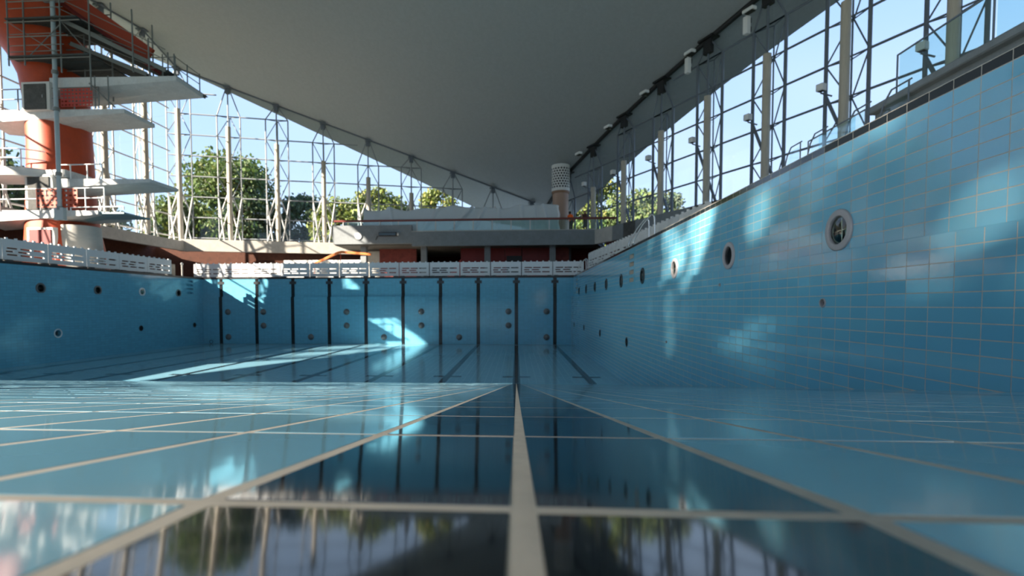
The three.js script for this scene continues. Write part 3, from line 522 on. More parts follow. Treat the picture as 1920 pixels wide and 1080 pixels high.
{ // boards of the right-hand side stand askew to the pool edge
  const A = V(4.1, 0, -28.4), B = V(5.42, 0, -14.3), d = B.clone().sub(A), n = 7, len = d.length() / n, turn = Math.atan2(-d.z, d.x);
  for (let i = 0; i < n; i++) { const c = A.clone().addScaledVector(d, (i + 0.5) / n); fencePanel(len - 0.03, `pale slotted fence panel along the right pool edge, ${ORD[n - i]} from the viewpoint`, 'fence panels on the right pool edge', [c.x, DECK, c.z], turn, M.whitePaint); }
}
function poolLadder(z, label) {
  const t = thing('ladder_handrail', label, 'handrail', [XR + LEDGE, DECK, z]);
  for (const s of [-0.33, 0.33]) tube('rail', t, [V(0.62, 0, s), V(0.62, 0.55, s), V(0.6, 0.86, s), V(0.5, 0.92, s), V(0.25, 0.62, s), V(0.02, 0.22, s), V(-0.04, 0.06, s), V(0.06, -0.02, s)], 0.024, M.chrome, 40, 8);
  block('foot_plate', t, 0.1, 0.015, 0.8, 0.62, 0.02, 0, M.chrome, 0.004);
}
poolLadder(-16.1, 'bent white steel handrails above the wall ladder on the right pool edge');
poolLadder(-30.6, 'steel ladder handrails in the far right corner of the pool');
function lathe(pts, seg = 40) { return new THREE.LatheGeometry(pts.map((p) => new THREE.Vector2(...p)), seg); }
function portLight(p, turn, label, group, ringMat, glazed = true) {   // axis along local z, front outward
  const t = thing('underwater_light', label, 'light', p, turn, group), L1 = (g) => g.rotateX(Math.PI / 2);
  const ring = part('ring', L1(lathe([[0.158, -0.03], [0.158, 0.022], [0.17, 0.03], [0.222, 0.026], [0.236, 0.016], [0.236, -0.004]])), ringMat, t);
  part('housing', L1(lathe([[0.001, -0.2], [0.12, -0.2], [0.15, -0.15], [0.158, -0.03], [0.158, 0.0]])), M.cavity, t);
  if (glazed) {
    part('lens', L1(lathe([[0.001, 0.012], [0.08, 0.009], [0.156, -0.004]])), M.lens, t);
    part('bezel', new THREE.TorusGeometry(0.146, 0.008, 8, 40), M.brushed, ring, [0, 0, -0.02]);
    for (const a of [0, 1]) { const m = block('wire_guard', ring, 0.3, 0.012, 0.012, 0, 0, -0.03, M.chrome, 0.003); m.rotation.z = a * Math.PI / 2 + 0.06; }
    part('lamp', L1(lathe([[0.001, -0.06], [0.05, -0.07], [0.09, -0.11], [0.1, -0.16]])), M.chrome, t);
  }
  return t;
}
PORTS.slice(1).forEach((z, i) => portLight([XR + LEDGE, PORT_Y, z], -Math.PI / 2, `round recessed pool light in the upper right wall, ${ORD[i + 1]} from the viewpoint${i === 1 ? ', empty' : ''}`, 'round lights in the right wall', i > 2 ? M.edgeTile : M.ring, i !== 1));
PORTS_L.forEach((z, i) => portLight([XL - LEDGE, 3.39, z], Math.PI / 2, `round recessed light in the upper left wall, ${ORD[i + 1]} from the left${i === 2 ? ', white rimmed' : ''}`, 'round lights in the left wall', i === 2 ? M.white : M.brushed, i === 2));
function inlet(p, turn, r, label, group, mat) {
  const t = thing('water_inlet', label, 'inlet', p, turn, group), L1 = (g) => g.rotateX(Math.PI / 2);
  part('rim', L1(lathe([[r * 0.78, -0.03], [r * 0.78, 0.01], [r * 0.9, 0.016], [r, 0.008], [r, -0.004]], 28)), mat, t); part('bore', L1(lathe([[0.001, -0.16], [r * 0.7, -0.16], [r * 0.78, -0.03]], 28)), M.cavity, t); return t;
}
LOW.forEach(([z, y], i) => inlet([XR, y, z], -Math.PI / 2, 0.165, `dark round opening low in the right wall, ${ORD[i + 1]} from the viewpoint`, 'low openings in the right wall', M.edgeTile));
SMALL.forEach(([z, y, r], i) => inlet([XR, y, z], -Math.PI / 2, r, ['small round fitting below the nearest pool light in the right wall', 'tiny round fitting below the empty light socket in the right wall', 'tiny reddish fitting low on the middle of the right wall'][i], null, i === 2 ? M.brown : M.ring));
LOW_L.forEach((z, i) => inlet([XL, 1.32, z], Math.PI / 2, i ? 0.16 : 0.21, ['white rimmed round opening low in the left wall', 'dark round opening low in the middle of the left wall', 'dark round opening low at the far end of the left wall'][i], null, i ? M.edgeTile : M.white));
NOZZLES.forEach(([x, y], i) => {
  const row = y > 2 ? 'upper' : y > 1 ? 'middle' : 'bottom', same = NOZZLES.filter((q) => (q[1] > 2 ? 'upper' : q[1] > 1 ? 'middle' : 'bottom') === row).map((q) => q[0]).sort((a, b) => a - b);
  const t = thing('inlet_cover', `grey domed inlet cover on the far wall, ${ORD[same.indexOf(x) + 1]} from the left in the ${row} row`, 'cover', [x, y, ZF], 0, 'domed inlet covers on the far wall');
  part('dome', lathe([[0.001, 0.1], [0.07, 0.092], [0.13, 0.066], [0.17, 0.03], [0.18, 0]], 32).rotateX(Math.PI / 2), M.brushed, t); part('flange', lathe([[0.17, 0.012], [0.205, 0.01], [0.205, -0.002]], 32).rotateX(Math.PI / 2), M.brushed, t);
  part('screw', new THREE.SphereGeometry(0.018, 8, 6), M.chrome, t, [0, 0, 0.102]);
});
{ const t = inlet([-20.72, 0.14, ZF], 0, 0.13, 'dark round drain at the foot of the far wall by the left corner', null, M.edgeTile); }

// ================================================================== DIVING TOWER
{
  const t = thing('diving_tower', 'orange concrete diving tower with white platforms on the left deck', 'diving tower', [-24.3, DECK, -25]);
  const X0 = -24.3, rel = (x, y, z) => V(x - X0, y - DECK, z + 25);
  const sec = [[4.4, -25.85, -22.5, 1.75], [5.6, -25.75, -22.75, 1.65], [6.6, -25.7, -22.95, 1.55], [9, -25.55, -23.15, 1.45], [11, -25.5, -23.2, 1.4], [13, -25.55, -23.3, 1.4], [14.5, -25.8, -23.35, 1.45], [15.6, -26.4, -23.35, 1.5], [17, -27.6, -23.3, 1.55], [18.5, -29.6, -23.1, 1.6], [20, -32, -22.9, 1.6]];
  const p = [], id = [], uv = [], K = 40;
  sec.forEach(([y, a, b, dz], j) => { for (let k = 0; k <= K; k++) { const th = k / K * Math.PI * 2, c = Math.cos(th), s = Math.sin(th), e = (v) => Math.sign(v) * Math.abs(v) ** 0.75; const v = rel((a + b) / 2 + (b - a) / 2 * e(c), y, -25.4 + dz * e(s)); p.push(v.x, v.y, v.z); uv.push(k / K * 8, y); if (k < K && j + 1 < sec.length) { const q = j * (K + 1) + k; id.push(q, q + K + 1, q + 1, q + 1, q + K + 1, q + K + 2); } } });
  part('trunk', geo(p, id, uv), M.orange, t);
  // the white platforms: plan rectangle, top level, thickness at root and tip (near side)
  const platform = (x0, x1, y, h0, h1, z0 = -24, z1 = -26.1, mat = M.whitePaint) => {
    const P = [rel(x0, y, z0), rel(x1, y - 0.1, z0), rel(x1, y - 0.1, z1), rel(x0, y, z1), rel(x0, y - h0, z0), rel(x1, y - 0.1 - h1, z0), rel(x1, y - 0.1 - h1, z1), rel(x0, y - h0, z1), rel(x1 - 1.6, y - 0.1 - h1 - 0.12, (z0 + z1) / 2), rel(x0, y - h0 - 0.25, (z0 + z1) / 2)];
    const f = [[0, 1, 2, 3], [4, 5, 1, 0], [5, 6, 2, 1], [6, 7, 3, 2], [7, 4, 0, 3], [5, 4, 9, 8], [7, 6, 8, 9]], q = []; for (const a of f) for (const k of [0, 1, 2, 0, 2, 3]) q.push(...P[a[k]].toArray()); q.push(...[5, 8, 6].flatMap((k) => P[k].toArray()), ...[4, 7, 9].flatMap((k) => P[k].toArray()));
    return part('platform', boxUV(geo(q)), mat, t);
  };
  platform(-23.5, -16.85, 14.08, 0.62, 0.22); platform(-26.9, -19.6, 12.55, 0.62, 0.2); platform(-23.4, -18.35, 9.05, 0.45, 0.16); platform(-27.2, -21.0, 7.48, 0.62, 0.2, -23.8, -26); platform(-22.4, -19.7, 7.4, 0.16, 0.08, -23.9, -25.7, std(L(0.2, 0.3, 0.33), 0.5));
  // curved landing under the doors
  const land = (y, r, h) => { const g = new THREE.CylinderGeometry(r, r * 0.96, h, 48, 1, false, -1.5, 4.4); g.translate(0, 0, 0); return part('landing', g, M.whitePaint, t, [-1.1, y - DECK - h / 2, -0.3]); };
  land(9.5, 2.1, 0.4); const plug = block('landing_beam', t, 3.1, 0.38, 1.6, 0, 9.3 - DECK, 0.3, M.whitePaint, 0.04);
  // doors
  for (const [y0, y1, mat, deckY] of [[12.5, 13.75, M.darkConcrete], [7.5, 9.15, M.darkConcrete], [4.6, 6.5, M.darkRed]]) {
    const h = y1 - y0, f = block('door_frame', t, 1.5, h + 0.16, 0.2, 0.2, (y0 + y1) / 2 - DECK, 1.08, M.paleSteel, 0.02), d = block('door', t, 1.16, h, 0.06, 0.2, (y0 + y1) / 2 - DECK - 0.04, 1.2, mat, 0.01); block('door_handle', d, 0.03, 0.16, 0.05, 0.45, -0.01, 0.05, M.chrome, 0.005);
  }
  // perforated red guard panels
  const perforated = (x0, x1, y0, y1, z, mat, rows, cols) => { const q = [], ii = [], cw = (x1 - x0) / cols, ch = (y1 - y0) / rows, hr = Math.min(cw, ch) * 0.24; for (let j = 0; j < rows; j++) for (let i = 0; i < cols; i++) { const b = q.length / 3, cx = x0 + (i + 0.5) * cw, cy = y0 + (j + 0.5) * ch; for (let k = 0; k < 8; k++) { const th = k * Math.PI / 4 + Math.PI / 4, sx = Math.max(-1, Math.min(1, Math.cos(th) * 1.4143)), sy = Math.max(-1, Math.min(1, Math.sin(th) * 1.4143)); for (const [u, v] of [[sx * cw / 2, sy * ch / 2], [Math.cos(th) * hr * 1.5, Math.sin(th) * hr]]) { const w = rel(cx + u, cy + v, z); q.push(w.x, w.y, w.z); } } for (let k = 0; k < 8; k++) { const n = (k + 1) % 8; ii.push(b + 2 * k, b + 2 * n, b + 2 * k + 1, b + 2 * n, b + 2 * n + 1, b + 2 * k + 1); } } const m = part('guard_panel', geo(q, ii), mat, t); m.material.side = THREE.DoubleSide; return m; };
  perforated(-22.9, -21.2, 12.6, 13.5, -23.95, M.red, 5, 9); perforated(-24.2, -22.0, 7.55, 8.5, -23.75, M.orange, 4, 9);
  // white handrails
  const rails = (x0, x1, ys, z, posts, mat = M.white, base = ys.at(-1) - 0.5) => { for (const y of ys) rod('handrail', t, rel(x0, y, z), rel(x1, y, z), 0.03, mat); for (const x of posts) rod('rail_post', t, rel(x, base, z), rel(x, ys[0], z), 0.03, mat); };
  rails(-27, -20.9, [13.55, 13.05], -23.98, [-26.6, -25.2, -23.6, -22.2, -20.9], M.scaffold, 12.5);
  rails(-26.8, -20.6, [8.5, 8.0], -23.78, [-26.2, -24, -22.6, -21.6, -20.6], M.white, 7.4); rails(-22.4, -19.6, [7.55], -23.78, [-22.4, -20.9, -19.6], M.white, 7.4);
  rails(-23.2, -20.9, [9.75], -24.05, [-22.6, -21.7, -20.9], M.white, 9.0);
  for (const y of [10.4, 9.95]) tube('handrail', t, Array.from({ length: 12 }, (_, k) => { const a = -0.95 + k * 0.165; return rel(-25.4 + Math.sin(a) * 2.0, y, -25.3 + Math.cos(a) * 2.0); }), 0.03, M.white, 30, 6);
  for (const a of [-0.6, -0.1, 0.4]) rod('rail_post', t, rel(-25.4 + Math.sin(a) * 2.0, 9.5, -25.3 + Math.cos(a) * 2.0), rel(-25.4 + Math.sin(a) * 2.0, 10.4, -25.3 + Math.cos(a) * 2.0), 0.03, M.white);
  // the orange inclined parapet of the topmost flight
  const a = rel(-23.6, 18.9, -24.4), b = rel(-18.45, 15.2, -24.4), d = b.clone().sub(a), beam = block('stair_parapet', t, d.length(), 0.72, 0.16, (a.x + b.x) / 2, (a.y + b.y) / 2, a.z, std(L(0.3, 0.035, 0.01), 0.55), 0.02); beam.rotation.z = Math.atan2(d.y, d.x);
  const beam2 = block('stair_parapet', t, d.length(), 0.3, 0.5, (a.x + b.x) / 2 + 0.1, (a.y + b.y) / 2 - 0.55, a.z - 0.4, M.darkRed, 0.02); beam2.rotation.z = Math.atan2(d.y, d.x);
  const sp = new THREE.CylinderGeometry(0.9, 1.0, 2.3, 32, 1, false); part('spiral_stair_shell', sp, M.concrete, t, [1.25, 1.15, 0.0]);
}
{ // grey pole in front of the tower
  const t = thing('steel_pole', 'tall pale blue steel pole standing before the orange diving tower', 'pole', [-22.9, 6.9, -23.7]); rod('tube', t, V(0, 0, 0), V(0, 11.8, 0), 0.1, M.pole, PIPE); for (const y of [0.5, 2.2, 5.4, 7.2]) rod('clamp', t, V(0, y, 0), V(0, y + 0.18, 0), 0.14, M.scaffold, PIPE); block('head_plate', t, 1.0, 0.2, 0.7, -0.4, 11.1, -0.2, M.pole); block('foot_bracket', t, 0.5, 0.62, 0.22, 0, 0.31, 0, M.pole);
}
{ // scaffold on the upper tower
  const t = thing('scaffold', 'grey tube scaffold with decks and stair flights round the top of the diving tower', 'scaffold', [-22, 14.08, -23.6]), r = (x, y, z = -23.6) => V(x + 22, y - 14.08, z + 23.6);
  for (const [x, y0, y1] of [[-25.15, 14.5, 19], [-24.3, 14.5, 19], [-22.4, 14.1, 19], [-20.9, 13.2, 18.2], [-18.7, 14.0, 17.0], [-17.9, 14.0, 15.6]]) for (const z of [-23.55, -24.9]) rod('standard', t, r(x, y0, z), r(x, y1, z), 0.035, M.scaffold);
  for (const [x0, x1, y] of [[-25.3, -21.4, 16.62], [-25.2, -20.9, 14.82], [-25.2, -22, 15.9], [-25.2, -20.9, 17.6]]) for (const z of [-23.55, -24.9]) rod('ledger', t, r(x0, y, z), r(x1, y, z), 0.03, M.scaffold);
  for (const [x0, x1, y] of [[-25.2, -21.5, 16.75], [-25.1, -20.9, 14.92]]) for (let k = 0; k < 8; k++) block('plank', t, x1 - x0, 0.07, 0.3, (x0 + x1) / 2 + 22, y - 14.08, 0.0 - 0.33 * k, M.scaffoldDeck, 0.01);
  for (const [x0, x1, y] of [[-25.2, -22.3, 17.3], [-25.2, -22.3, 15.5], [-25.2, -22.3, 16.05], [-25.1, -22.4, 15.2]]) rod('guard_rail', t, r(x0, y), r(x1, y), 0.022, M.scaffold);
  for (const [a, b] of [[[-25.1, 16.6], [-22.4, 14.9]], [[-24.3, 14.8], [-22.4, 16.5]], [[-22.4, 16.6], [-20.9, 14.9]]]) rod('brace', t, r(...a), r(...b), 0.022, M.scaffold);
  // two stair flights seen from below
  const flight = (x0, y0, x1, y1, z0, z1) => { const n = Math.round(Math.abs(y1 - y0) / 0.2); for (const z of [z0, z1]) { const a = r(x0, y0, z), b = r(x1, y1, z), d = b.clone().sub(a), m = block('stringer', t, d.length(), 0.2, 0.05, (a.x + b.x) / 2, (a.y + b.y) / 2, a.z, M.scaffold, 0.01); m.rotation.z = Math.atan2(d.y, d.x); }
    for (let k = 0; k <= n; k++) { const x = x0 + (x1 - x0) * k / n, y = y0 + (y1 - y0) * k / n; block('tread', t, 0.24, 0.04, z0 - z1, x + 22, y - 14.08, (z0 + z1) / 2 + 23.6, M.scaffoldDeck, 0.008); }
    rod('guard_rail', t, r(x0, y0 + 1.0, z0), r(x1, y1 + 1.0, z0), 0.022, M.scaffold); rod('guard_rail', t, r(x0, y0 + 0.5, z0), r(x1, y1 + 0.5, z0), 0.02, M.scaffold); };
  flight(-23.0, 17.0, -17.2, 14.15, -23.75, -26.9); flight(-22.6, 15.9, -18.6, 14.25, -24.3, -26.6);
  // guard frames at the end of the top platform
  for (const x of [-18.3, -17.6, -17.0]) rod('standard', t, r(x, 13.9, -24.1), r(x, 15.1, -24.1), 0.03, M.scaffold); for (const z of [-24.1, -25.0, -26]) rod('standard', t, r(-16.95, 13.9, z), r(-16.95, 15.0, z), 0.03, M.scaffold);
  for (const y of [14.45, 14.95]) { rod('guard_rail', t, r(-18.3, y, -24.1), r(-16.95, y, -24.1), 0.022, M.scaffold); rod('guard_rail', t, r(-16.95, y, -24.1), r(-16.95, y, -26), 0.022, M.scaffold); }
  rod('brace', t, r(-21.3, 13.7, -23.9), r(-20.0, 12.5, -23.9), 0.04, M.scaffold); for (const x of [-21.1, -20.4]) rod('standard', t, r(x, 12.5, -24.0), r(x, 14.1, -24.0), 0.03, M.scaffold);
}

// ================================================================== FLOODLIGHTS
function ceilingFlood(p, label, stacked) {
  const t = thing('floodlight', label, 'floodlight', p, turnR, 'white floodlights under the roof on the right');
  block('body', t, 0.68, 0.2, 0.36, 0, 0, 0, M.white, 0.05); block('lens', t, 0.5, 0.02, 0.3, -0.04, -0.135, 0, M.black, 0.004); rod('arm', t, V(0.3, 0, 0), V(0.6, 0.1, 0.7), 0.04, M.scaffold);
  if (stacked) { block('side_body', t, 0.3, 0.95, 0.3, 0.15, -0.75, 0, M.white, 0.05); block('lens', t, 0.16, 0.28, 0.02, 0.06, -0.5, 0.155, M.black, 0.004); block('lens', t, 0.16, 0.28, 0.02, 0.06, -0.98, 0.155, M.black, 0.004); }
}
[[12.646, 18.6, -28.36, 1], [10.75, 18.25, -32.04, 1], [8.91, 17.4, -35.73, 0], [7.09, 16.4, -39.41, 0], [5.3, 15.5, -43.09, 0]].forEach(([x, y, z, s], i) => ceilingFlood([x, y, z], `white floodlight hung under the roof edge, ${ORD[i + 1]} from the viewpoint${s ? ', with a second lamp below' : ''}`, s));
for (let k = 0; k <= 6; k++) { const [x, z] = colR(k), t = thing('spotlight_box', `pale box spotlight fixed halfway up the ${ORD[k + 2]} dark lattice column from the viewpoint`, 'spotlight', [x - 0.72, 13.05, z - 0.55], turnR, 'box spotlights on the right facade columns'); block('body', t, 0.34, 0.34, 0.32, 0, 0, 0, M.white, 0.03); block('lens', t, 0.24, 0.02, 0.22, 0, -0.175, 0, M.black, 0.004); rod('bracket', t, V(0.1, -0.2, 0.1), V(-0.2, -0.4, 0.5), 0.04, M.steel); }

// ================================================================== RIGHT-HAND STAND
{
  const s = structure('wall_stand'); block('parapet', s, 0.35, 1.35, 13.5, 6.2, DECK + 0.67, -2.1, M.greyConcrete, 0.03); block('parapet_cap', s, 0.5, 0.12, 13.5, 6.15, DECK + 1.36, -2.1, M.greyConcrete, 0.02); block('plinth', s, 0.6, 0.5, 15.2, 6.6, DECK + 0.25, -3.2, M.darkConcrete, 0.02);
  const t = thing('glass_railing', 'clear glass railing with thin dark handrail along the right-hand stand', 'railing', [6.05, DECK + 1.4, 0]);
  for (let z = -8.4; z < -0.5; z += 1.6) { block('glass_panel', t, 0.014, 0.62, 1.5, 0, 0.36, z + 0.8, M.greenGlass, 0.003); rod('post', t, V(0, 0, z), V(0, 0.68, z), 0.013, M.steel); } rod('handrail', t, V(0, 0.68, -8.4), V(0, 0.68, 0), 0.015, M.steel);
  const stair = (x, z, label) => { const q = thing('stair_railing', label, 'railing', [x, DECK, z]); for (const o of [0, 0.85]) { const pts = [V(0, 0.55, -0.9 - o), V(0, 1.35, -0.55 - o), V(0, 1.5, -0.4 - o), V(0, 1.5, 0.0 - o)]; for (let k = 0; k < 3; k++) rod('handrail', q, pts[k], pts[k + 1], 0.014, M.steel); rod('post', q, V(0, 0.0, -0.95 - o), V(0, 0.58, -0.9 - o), 0.014, M.steel); rod('post', q, V(0, 0, -0.05 - o), V(0, 1.5, -0.05 - o), 0.013, M.steel); part('glass_panel', geo([0.005, 0.1, -0.9 - o, 0.005, 0.1, -0.1 - o, 0.005, 1.42, -0.1 - o, 0.005, 1.42, -0.45 - o, 0.005, 0.6, -0.85 - o], [0, 1, 2, 0, 2, 3, 0, 3, 4]), M.greenGlass, q); } for (let k = 0; k < 4; k++) block('step', q, 0.9, 0.18, 0.3, 0.5, 0.09 + 0.18 * k, -1.1 + 0.3 * k, M.concrete, 0.01); };
  stair(5.9, -7.9, 'glass sided steps at the near end of the right-hand stand'); stair(5.9, -9.9, 'glass sided steps at the far end of the right-hand stand');
  const l = thing('glass_railing', 'low glass railing between the two flights of glass sided steps', 'railing', [5.72, DECK, -9.0]); for (const z of [-0.35]) block('glass_panel', l, 0.014, 1.1, 1.0, 0, 0.75, z, M.greenGlass, 0.003); rod('handrail', l, V(0, 1.32, -1.2), V(0, 1.32, 0.4), 0.014, M.steel);
  for (const z of [-1.2, 0.4]) rod('post', l, V(0, 0, z), V(0, 1.32, z), 0.013, M.steel);
}

// ================================================================== WORKERS ON THE BALCONY
function field(caps, lo, hi, res, blend) {      // smooth union of tapered capsules, meshed on a grid
  const size = Math.max(hi.x - lo.x, hi.y - lo.y, hi.z - lo.z), c = lo.clone().add(hi).multiplyScalar(0.5), mc = new MarchingCubes(res, new THREE.MeshStandardMaterial(), false, false, 60000); mc.isolation = 0;
  const P = V(0, 0, 0), d = V(0, 0, 0);
  for (let k = 0; k < res; k++) for (let j = 0; j < res; j++) for (let i = 0; i < res; i++) {
    P.set((i - res / 2) / (res / 2), (j - res / 2) / (res / 2), (k - res / 2) / (res / 2)).multiplyScalar(size / 2).add(c); let s = 0;
    for (const [a, b, ra, rb] of caps) { d.subVectors(b, a); const t = Math.max(0, Math.min(1, P.clone().sub(a).dot(d) / Math.max(1e-9, d.lengthSq()))); s += Math.exp(-(P.distanceTo(d.multiplyScalar(t).add(a)) - (ra + (rb - ra) * t)) / blend); }
    mc.field[k * res * res + j * res + i] = blend * Math.log(Math.max(s, 1e-30));
  }
  mc.update(); const n = mc.count ?? mc.geometry.drawRange.count, pos = mc.positionArray.slice(0, n * 3), nor = mc.normalArray.slice(0, n * 3);
  for (let i = 0; i < n; i++) for (let q = 0; q < 3; q++) pos[i * 3 + q] = pos[i * 3 + q] * size / 2 + c.getComponent(q);
  const g = new THREE.BufferGeometry(); g.setAttribute('position', new THREE.BufferAttribute(pos, 3)); g.setAttribute('normal', new THREE.BufferAttribute(nor, 3)); return g;
}
function worker(label, p, turn, jacket, trousers, hat, lean) {
  const t = thing('person', label, 'person', p, turn), x = lean, skin = std(L(0.45, 0.25, 0.18), 0.6), h = (s, v) => V(v[0] * s, v[1], v[2]);
  const torso = [[V(0, 0.98, 0), V(x * 0.3, 1.2, 0), 0.15, 0.15], [V(x * 0.3, 1.2, 0), V(x, 1.42, 0.01), 0.155, 0.13]], legs = [], arms = [], hands = [];
  for (const s of [-1, 1]) {
    torso.push([V(x, 1.4, 0), V(x + s * 0.17, 1.41, 0), 0.09, 0.075]);
    legs.push([h(s, [0.09, 0.94, 0]), h(s, [0.1, 0.5, 0.02]), 0.095, 0.065], [h(s, [0.1, 0.5, 0.02]), h(s, [0.1, 0.09, -0.02]), 0.065, 0.045]);
    arms.push([V(x + s * 0.19, 1.4, 0), V(x + s * 0.24, 1.14, 0.05), 0.06, 0.048], [V(x + s * 0.24, 1.14, 0.05), V(x + s * 0.16, 1.0, 0.26), 0.046, 0.035]);
    const w = V(x + s * 0.16, 1.0, 0.27), dir = V(-s * 0.2, -0.1, 1).normalize(), side = V(s, 0, 0.1).normalize(); hands.push([w, w.clone().addScaledVector(dir, 0.07), 0.03, 0.035]);
    for (let f = 0; f < 4; f++) { const b = w.clone().addScaledVector(dir, 0.08).addScaledVector(side, -0.03 + f * 0.02), k = b.clone().addScaledVector(dir, 0.035 + 0.004 * (f % 3)); hands.push([b, k, 0.009, 0.0085], [k, k.clone().addScaledVector(dir, 0.02).add(V(0, -0.025, 0)), 0.0085, 0.008]); }
    const th = w.clone().addScaledVector(side, -s * 0.03 * s); hands.push([th, th.clone().addScaledVector(side, -0.035).addScaledVector(dir, 0.04), 0.012, 0.01]);
  }
  const head = [[V(x, 1.48, 0), V(x * 1.1, 1.56, 0.01), 0.055, 0.05], [V(x * 1.1, 1.61, 0.015), V(x * 1.1, 1.67, 0.0), 0.085, 0.095], [V(x * 1.1, 1.575, 0.05), V(x * 1.1, 1.6, 0.055), 0.045, 0.045], [V(x * 1.1, 1.635, 0.095), V(x * 1.1, 1.605, 0.113), 0.012, 0.016], ...[-1, 1].map((s) => [V(x * 1.1 + s * 0.09, 1.64, 0), V(x * 1.1 + s * 0.092, 1.61, 0), 0.018, 0.013])];
  part('body', field([...torso, ...legs, ...arms, ...hands, ...head].map(([a, b, r, q]) => [a, b, r * 0.94, q * 0.94]), V(-0.5, 0, -0.5), V(0.5, 1.85, 0.5), 96, 0.012), skin, t);
  part('jacket', field([...torso, ...arms.map(([a, b, r, q]) => [a, b, r * 1.12, q * 1.2])].map(([a, b, r, q]) => [a, b, r * 1.08, q * 1.08]), V(-0.45, 0.75, -0.45), V(0.45, 1.65, 0.45), 64, 0.02), jacket, t);
  part('trousers', field([...legs, [V(-0.07, 0.95, 0), V(0.07, 0.95, 0), 0.13, 0.13]].map(([a, b, r, q]) => [a, b, r * 1.12, q * 1.25]), V(-0.55, 0, -0.55), V(0.55, 1.1, 0.55), 64, 0.015), trousers, t);
  part('hair', field([[V(x * 1.1, 1.66, -0.02), V(x * 1.1, 1.7, -0.01), 0.098, 0.09], [V(x * 1.1, 1.6, -0.05), V(x * 1.1, 1.66, -0.04), 0.06, 0.08]], V(-0.2 + x, 1.45, -0.2), V(0.2 + x, 1.85, 0.2), 36, 0.015), hat, t);
  for (const s of [-1, 1]) { part('boot', new RoundedBoxGeometry(0.11, 0.1, 0.28, 3, 0.04), M.black, t, [s * 0.1, 0.05, 0.05]); part('eye', new THREE.SphereGeometry(0.011, 8, 6), M.black, t, [x * 1.1 + s * 0.034, 1.635, 0.092]); }
  part('mouth', new RoundedBoxGeometry(0.045, 0.008, 0.008, 1, 0.003), M.darkRed, t, [x * 1.1, 1.565, 0.096]);
}
const navy = std(L(0.012, 0.016, 0.03), 0.9);
worker('worker in a bright orange jacket and dark trousers standing at the balcony rail', [4.45, 8.5, -41.2], 2.4, std(L(0.95, 0.14, 0.01), 0.7), navy, std(L(0.03, 0.02, 0.015), 0.9), 0.05);
worker('worker in a dark brown jacket leaning on the balcony rail right of the orange one', [5.6, 8.5, -41.0], 0.5, std(L(0.09, 0.035, 0.025), 0.9), navy, std(L(0.03, 0.02, 0.015), 0.9), -0.03);

// ================================================================== TREES
const LEAF = (() => { const p = [0, -0.5, 0, 0.34, -0.1, 0.09, 0.24, 0.3, 0.05, 0, 0.56, 0, -0.24, 0.3, 0.05, -0.34, -0.1, 0.09, 0, 0.05, -0.03]; return geo(p, [0, 1, 6, 1, 2, 6, 2, 3, 6, 3, 4, 6, 4, 5, 6, 5, 0, 6]); })();
function tree(x, z, h, rad, tone, label, group, o = {}) {
  const base = 7.4, t = thing('tree', label, 'tree', [x, base, z], 0, group), r = rng(Math.round(x * 31 + z * 17 + h * 7)), H = h - base, low = o.low ?? 0.22;
  const trunkTop = H * (o.high ? 0.9 : 0.62), r0 = 0.16 + H * 0.014;
  part('trunk', new THREE.CylinderGeometry(r0 * 0.45, r0, trunkTop, 10), M.bark, t, [0, trunkTop / 2, 0]);
  const clumps = []; const n = o.clumps ?? 46;
  for (let i = 0; i < n; i++) { const a = r() * Math.PI * 2, v = o.high ? r() ** 2.0 : r(), y = H * (low + (0.94 - low) * v), w = rad * Math.sqrt(Math.max(0.05, 1 - ((v - (o.high ? 0.4 : 0.42)) / (o.high ? 0.7 : 0.62)) ** 2)) * (0.35 + 0.6 * Math.sqrt(r())); clumps.push(V(Math.cos(a) * w, y, Math.sin(a) * w)); }
  const boughs = clumps.filter((_, i) => i % 3 === 0).map((c) => { const a = V(0, Math.min(trunkTop * 0.95, c.y * 0.7), 0), d = c.clone().sub(a), g = new THREE.CylinderGeometry(0.03, 0.09, d.length(), 5); g.translate(0, d.length() / 2, 0); g.applyQuaternion(new THREE.Quaternion().setFromUnitVectors(UP, d.clone().normalize())); g.translate(a.x, a.y, a.z); return g; });
  part('boughs', BGU.mergeGeometries(boughs), M.bark, t);
  const N = o.leaves ?? 5200, f = new THREE.InstancedMesh(LEAF, M.leaves[tone], N), m = new THREE.Matrix4(), q = new THREE.Quaternion(), e = new THREE.Euler(), col = new THREE.Color(), size = o.size ?? 0.5;
  for (let i = 0; i < N; i++) { const c = clumps[Math.floor(r() * n)], s = (rad * 0.30) * (0.5 + r() * 0.9), a = r() * Math.PI * 2, b = Math.acos(2 * r() - 1); e.set(r() * 6.3, r() * 6.3, r() * 6.3); const k = size * (0.6 + 0.8 * r()); m.compose(V(c.x + s * Math.sin(b) * Math.cos(a), c.y + s * 0.8 * Math.cos(b), c.z + s * Math.sin(b) * Math.sin(a)), q.setFromEuler(e), V(k, k, k)); f.setMatrixAt(i, m); const w = 0.75 + 0.5 * r(), yl = r() < 0.12 ? 1.5 : 1; f.setColorAt(i, col.setRGB(w * yl, w * (0.9 + 0.2 * yl * 0.5), w)); }
  f.name = 'foliage'; f.castShadow = f.receiveShadow = true; f.userData.kind = 'stuff'; t.add(f); return t;
}
const view = 'trees seen through the glass facades';
tree(-40.5, -68, 23.5, 6.2, 0, 'tall green tree seen through the left of the back facade', view, { leaves: 9000, clumps: 70 });
tree(-36.5, -66, 18.5, 4.2, 1, 'dark green tree crowding the right flank of the tallest tree', view, { leaves: 6500 });
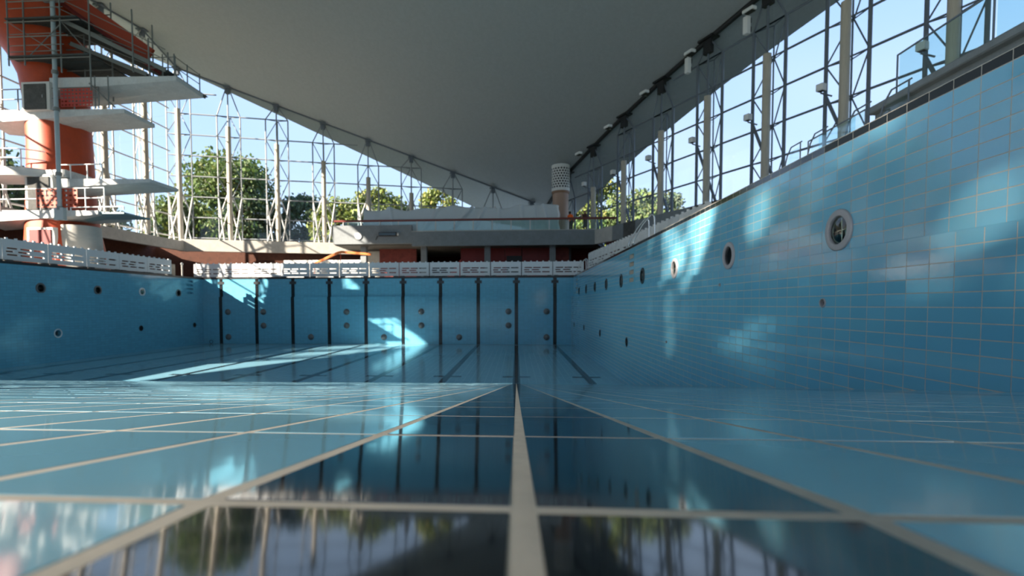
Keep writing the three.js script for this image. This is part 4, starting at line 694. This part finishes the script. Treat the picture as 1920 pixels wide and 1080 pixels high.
tree(-46.8, -66, 17.2, 4.2, 0, 'lower green tree at the far left behind the corner column', view, { leaves: 6000 });
tree(-31.5, -72, 18.8, 3.6, 3, 'blue green tree between the second and third back facade columns', view);
tree(-27.5, -70, 16.0, 3.4, 1, 'short dark tree right of the blue green tree', view);
tree(-24.2, -66, 17.2, 3.2, 2, 'yellow green tree rising left of the dust sheet', view);
tree(-19.5, -70, 18.8, 4.0, 2, 'yellow tinged tree behind the left end of the dust sheet', view, { leaves: 6000 });
tree(-15.2, -74, 19.0, 2.8, 3, 'pale bluish tree top above the dust sheet', view);
tree(-10.8, -71, 19.4, 3.2, 2, 'yellow leaved tree top above the middle of the dust sheet', view);
tree(9.5, -66, 19.5, 4.4, 2, 'yellow leaved tree behind the far end of the right facade', view, { leaves: 7000 });
tree(14.2, -63, 16.5, 3.6, 0, 'green tree behind the dark columns right of the workers', view, { leaves: 6000 });
tree(18.8, -66, 17.4, 3.0, 3, 'small sparse tree low behind the right facade', view, { leaves: 2600 });
tree(4.5, -72, 17.5, 3.4, 0, 'green tree hidden behind the white ventilation drum', view);
[[-48, -44, 17, 4.2, 1], [-52, -36, 18, 4.6, 3], [-50, -54, 16.5, 4.2, 0]].forEach(([x, z, h, rd, tn], i) => tree(x, z, h, rd, tn, ['dark tree behind the left facade', 'bluish tree behind the diving tower', 'green tree behind the corner of the facades'][i], view, { leaves: 4200 }));
// added trees out of view: their crowns dapple the sun on the right wall
[[-43, 6, 36, 4.2, 1], [-45, 12, 37, 4.6, 1], [-42, 18.5, 36.5, 4.4, 0], [-45.5, 25, 37.5, 4.8, 1], [-43, 31.5, 37, 4.5, 0]].forEach(([x, z, h, rd, tn], i) => tree(x, z, h, rd, tn, `added unseen tree outside the left facade, placed to dapple the sun, ${ORD[i + 1]} from the diving tower`, 'added unseen trees left of the hall', { leaves: i > 2 ? 900 : 1250, size: 0.7, low: 0.80, clumps: i > 2 ? 14 : 19, high: true }));

for (const o of scene.children) { o.traverse?.((c) => { delete c.userData?.n; }); }
renderer.render(scene, camera);
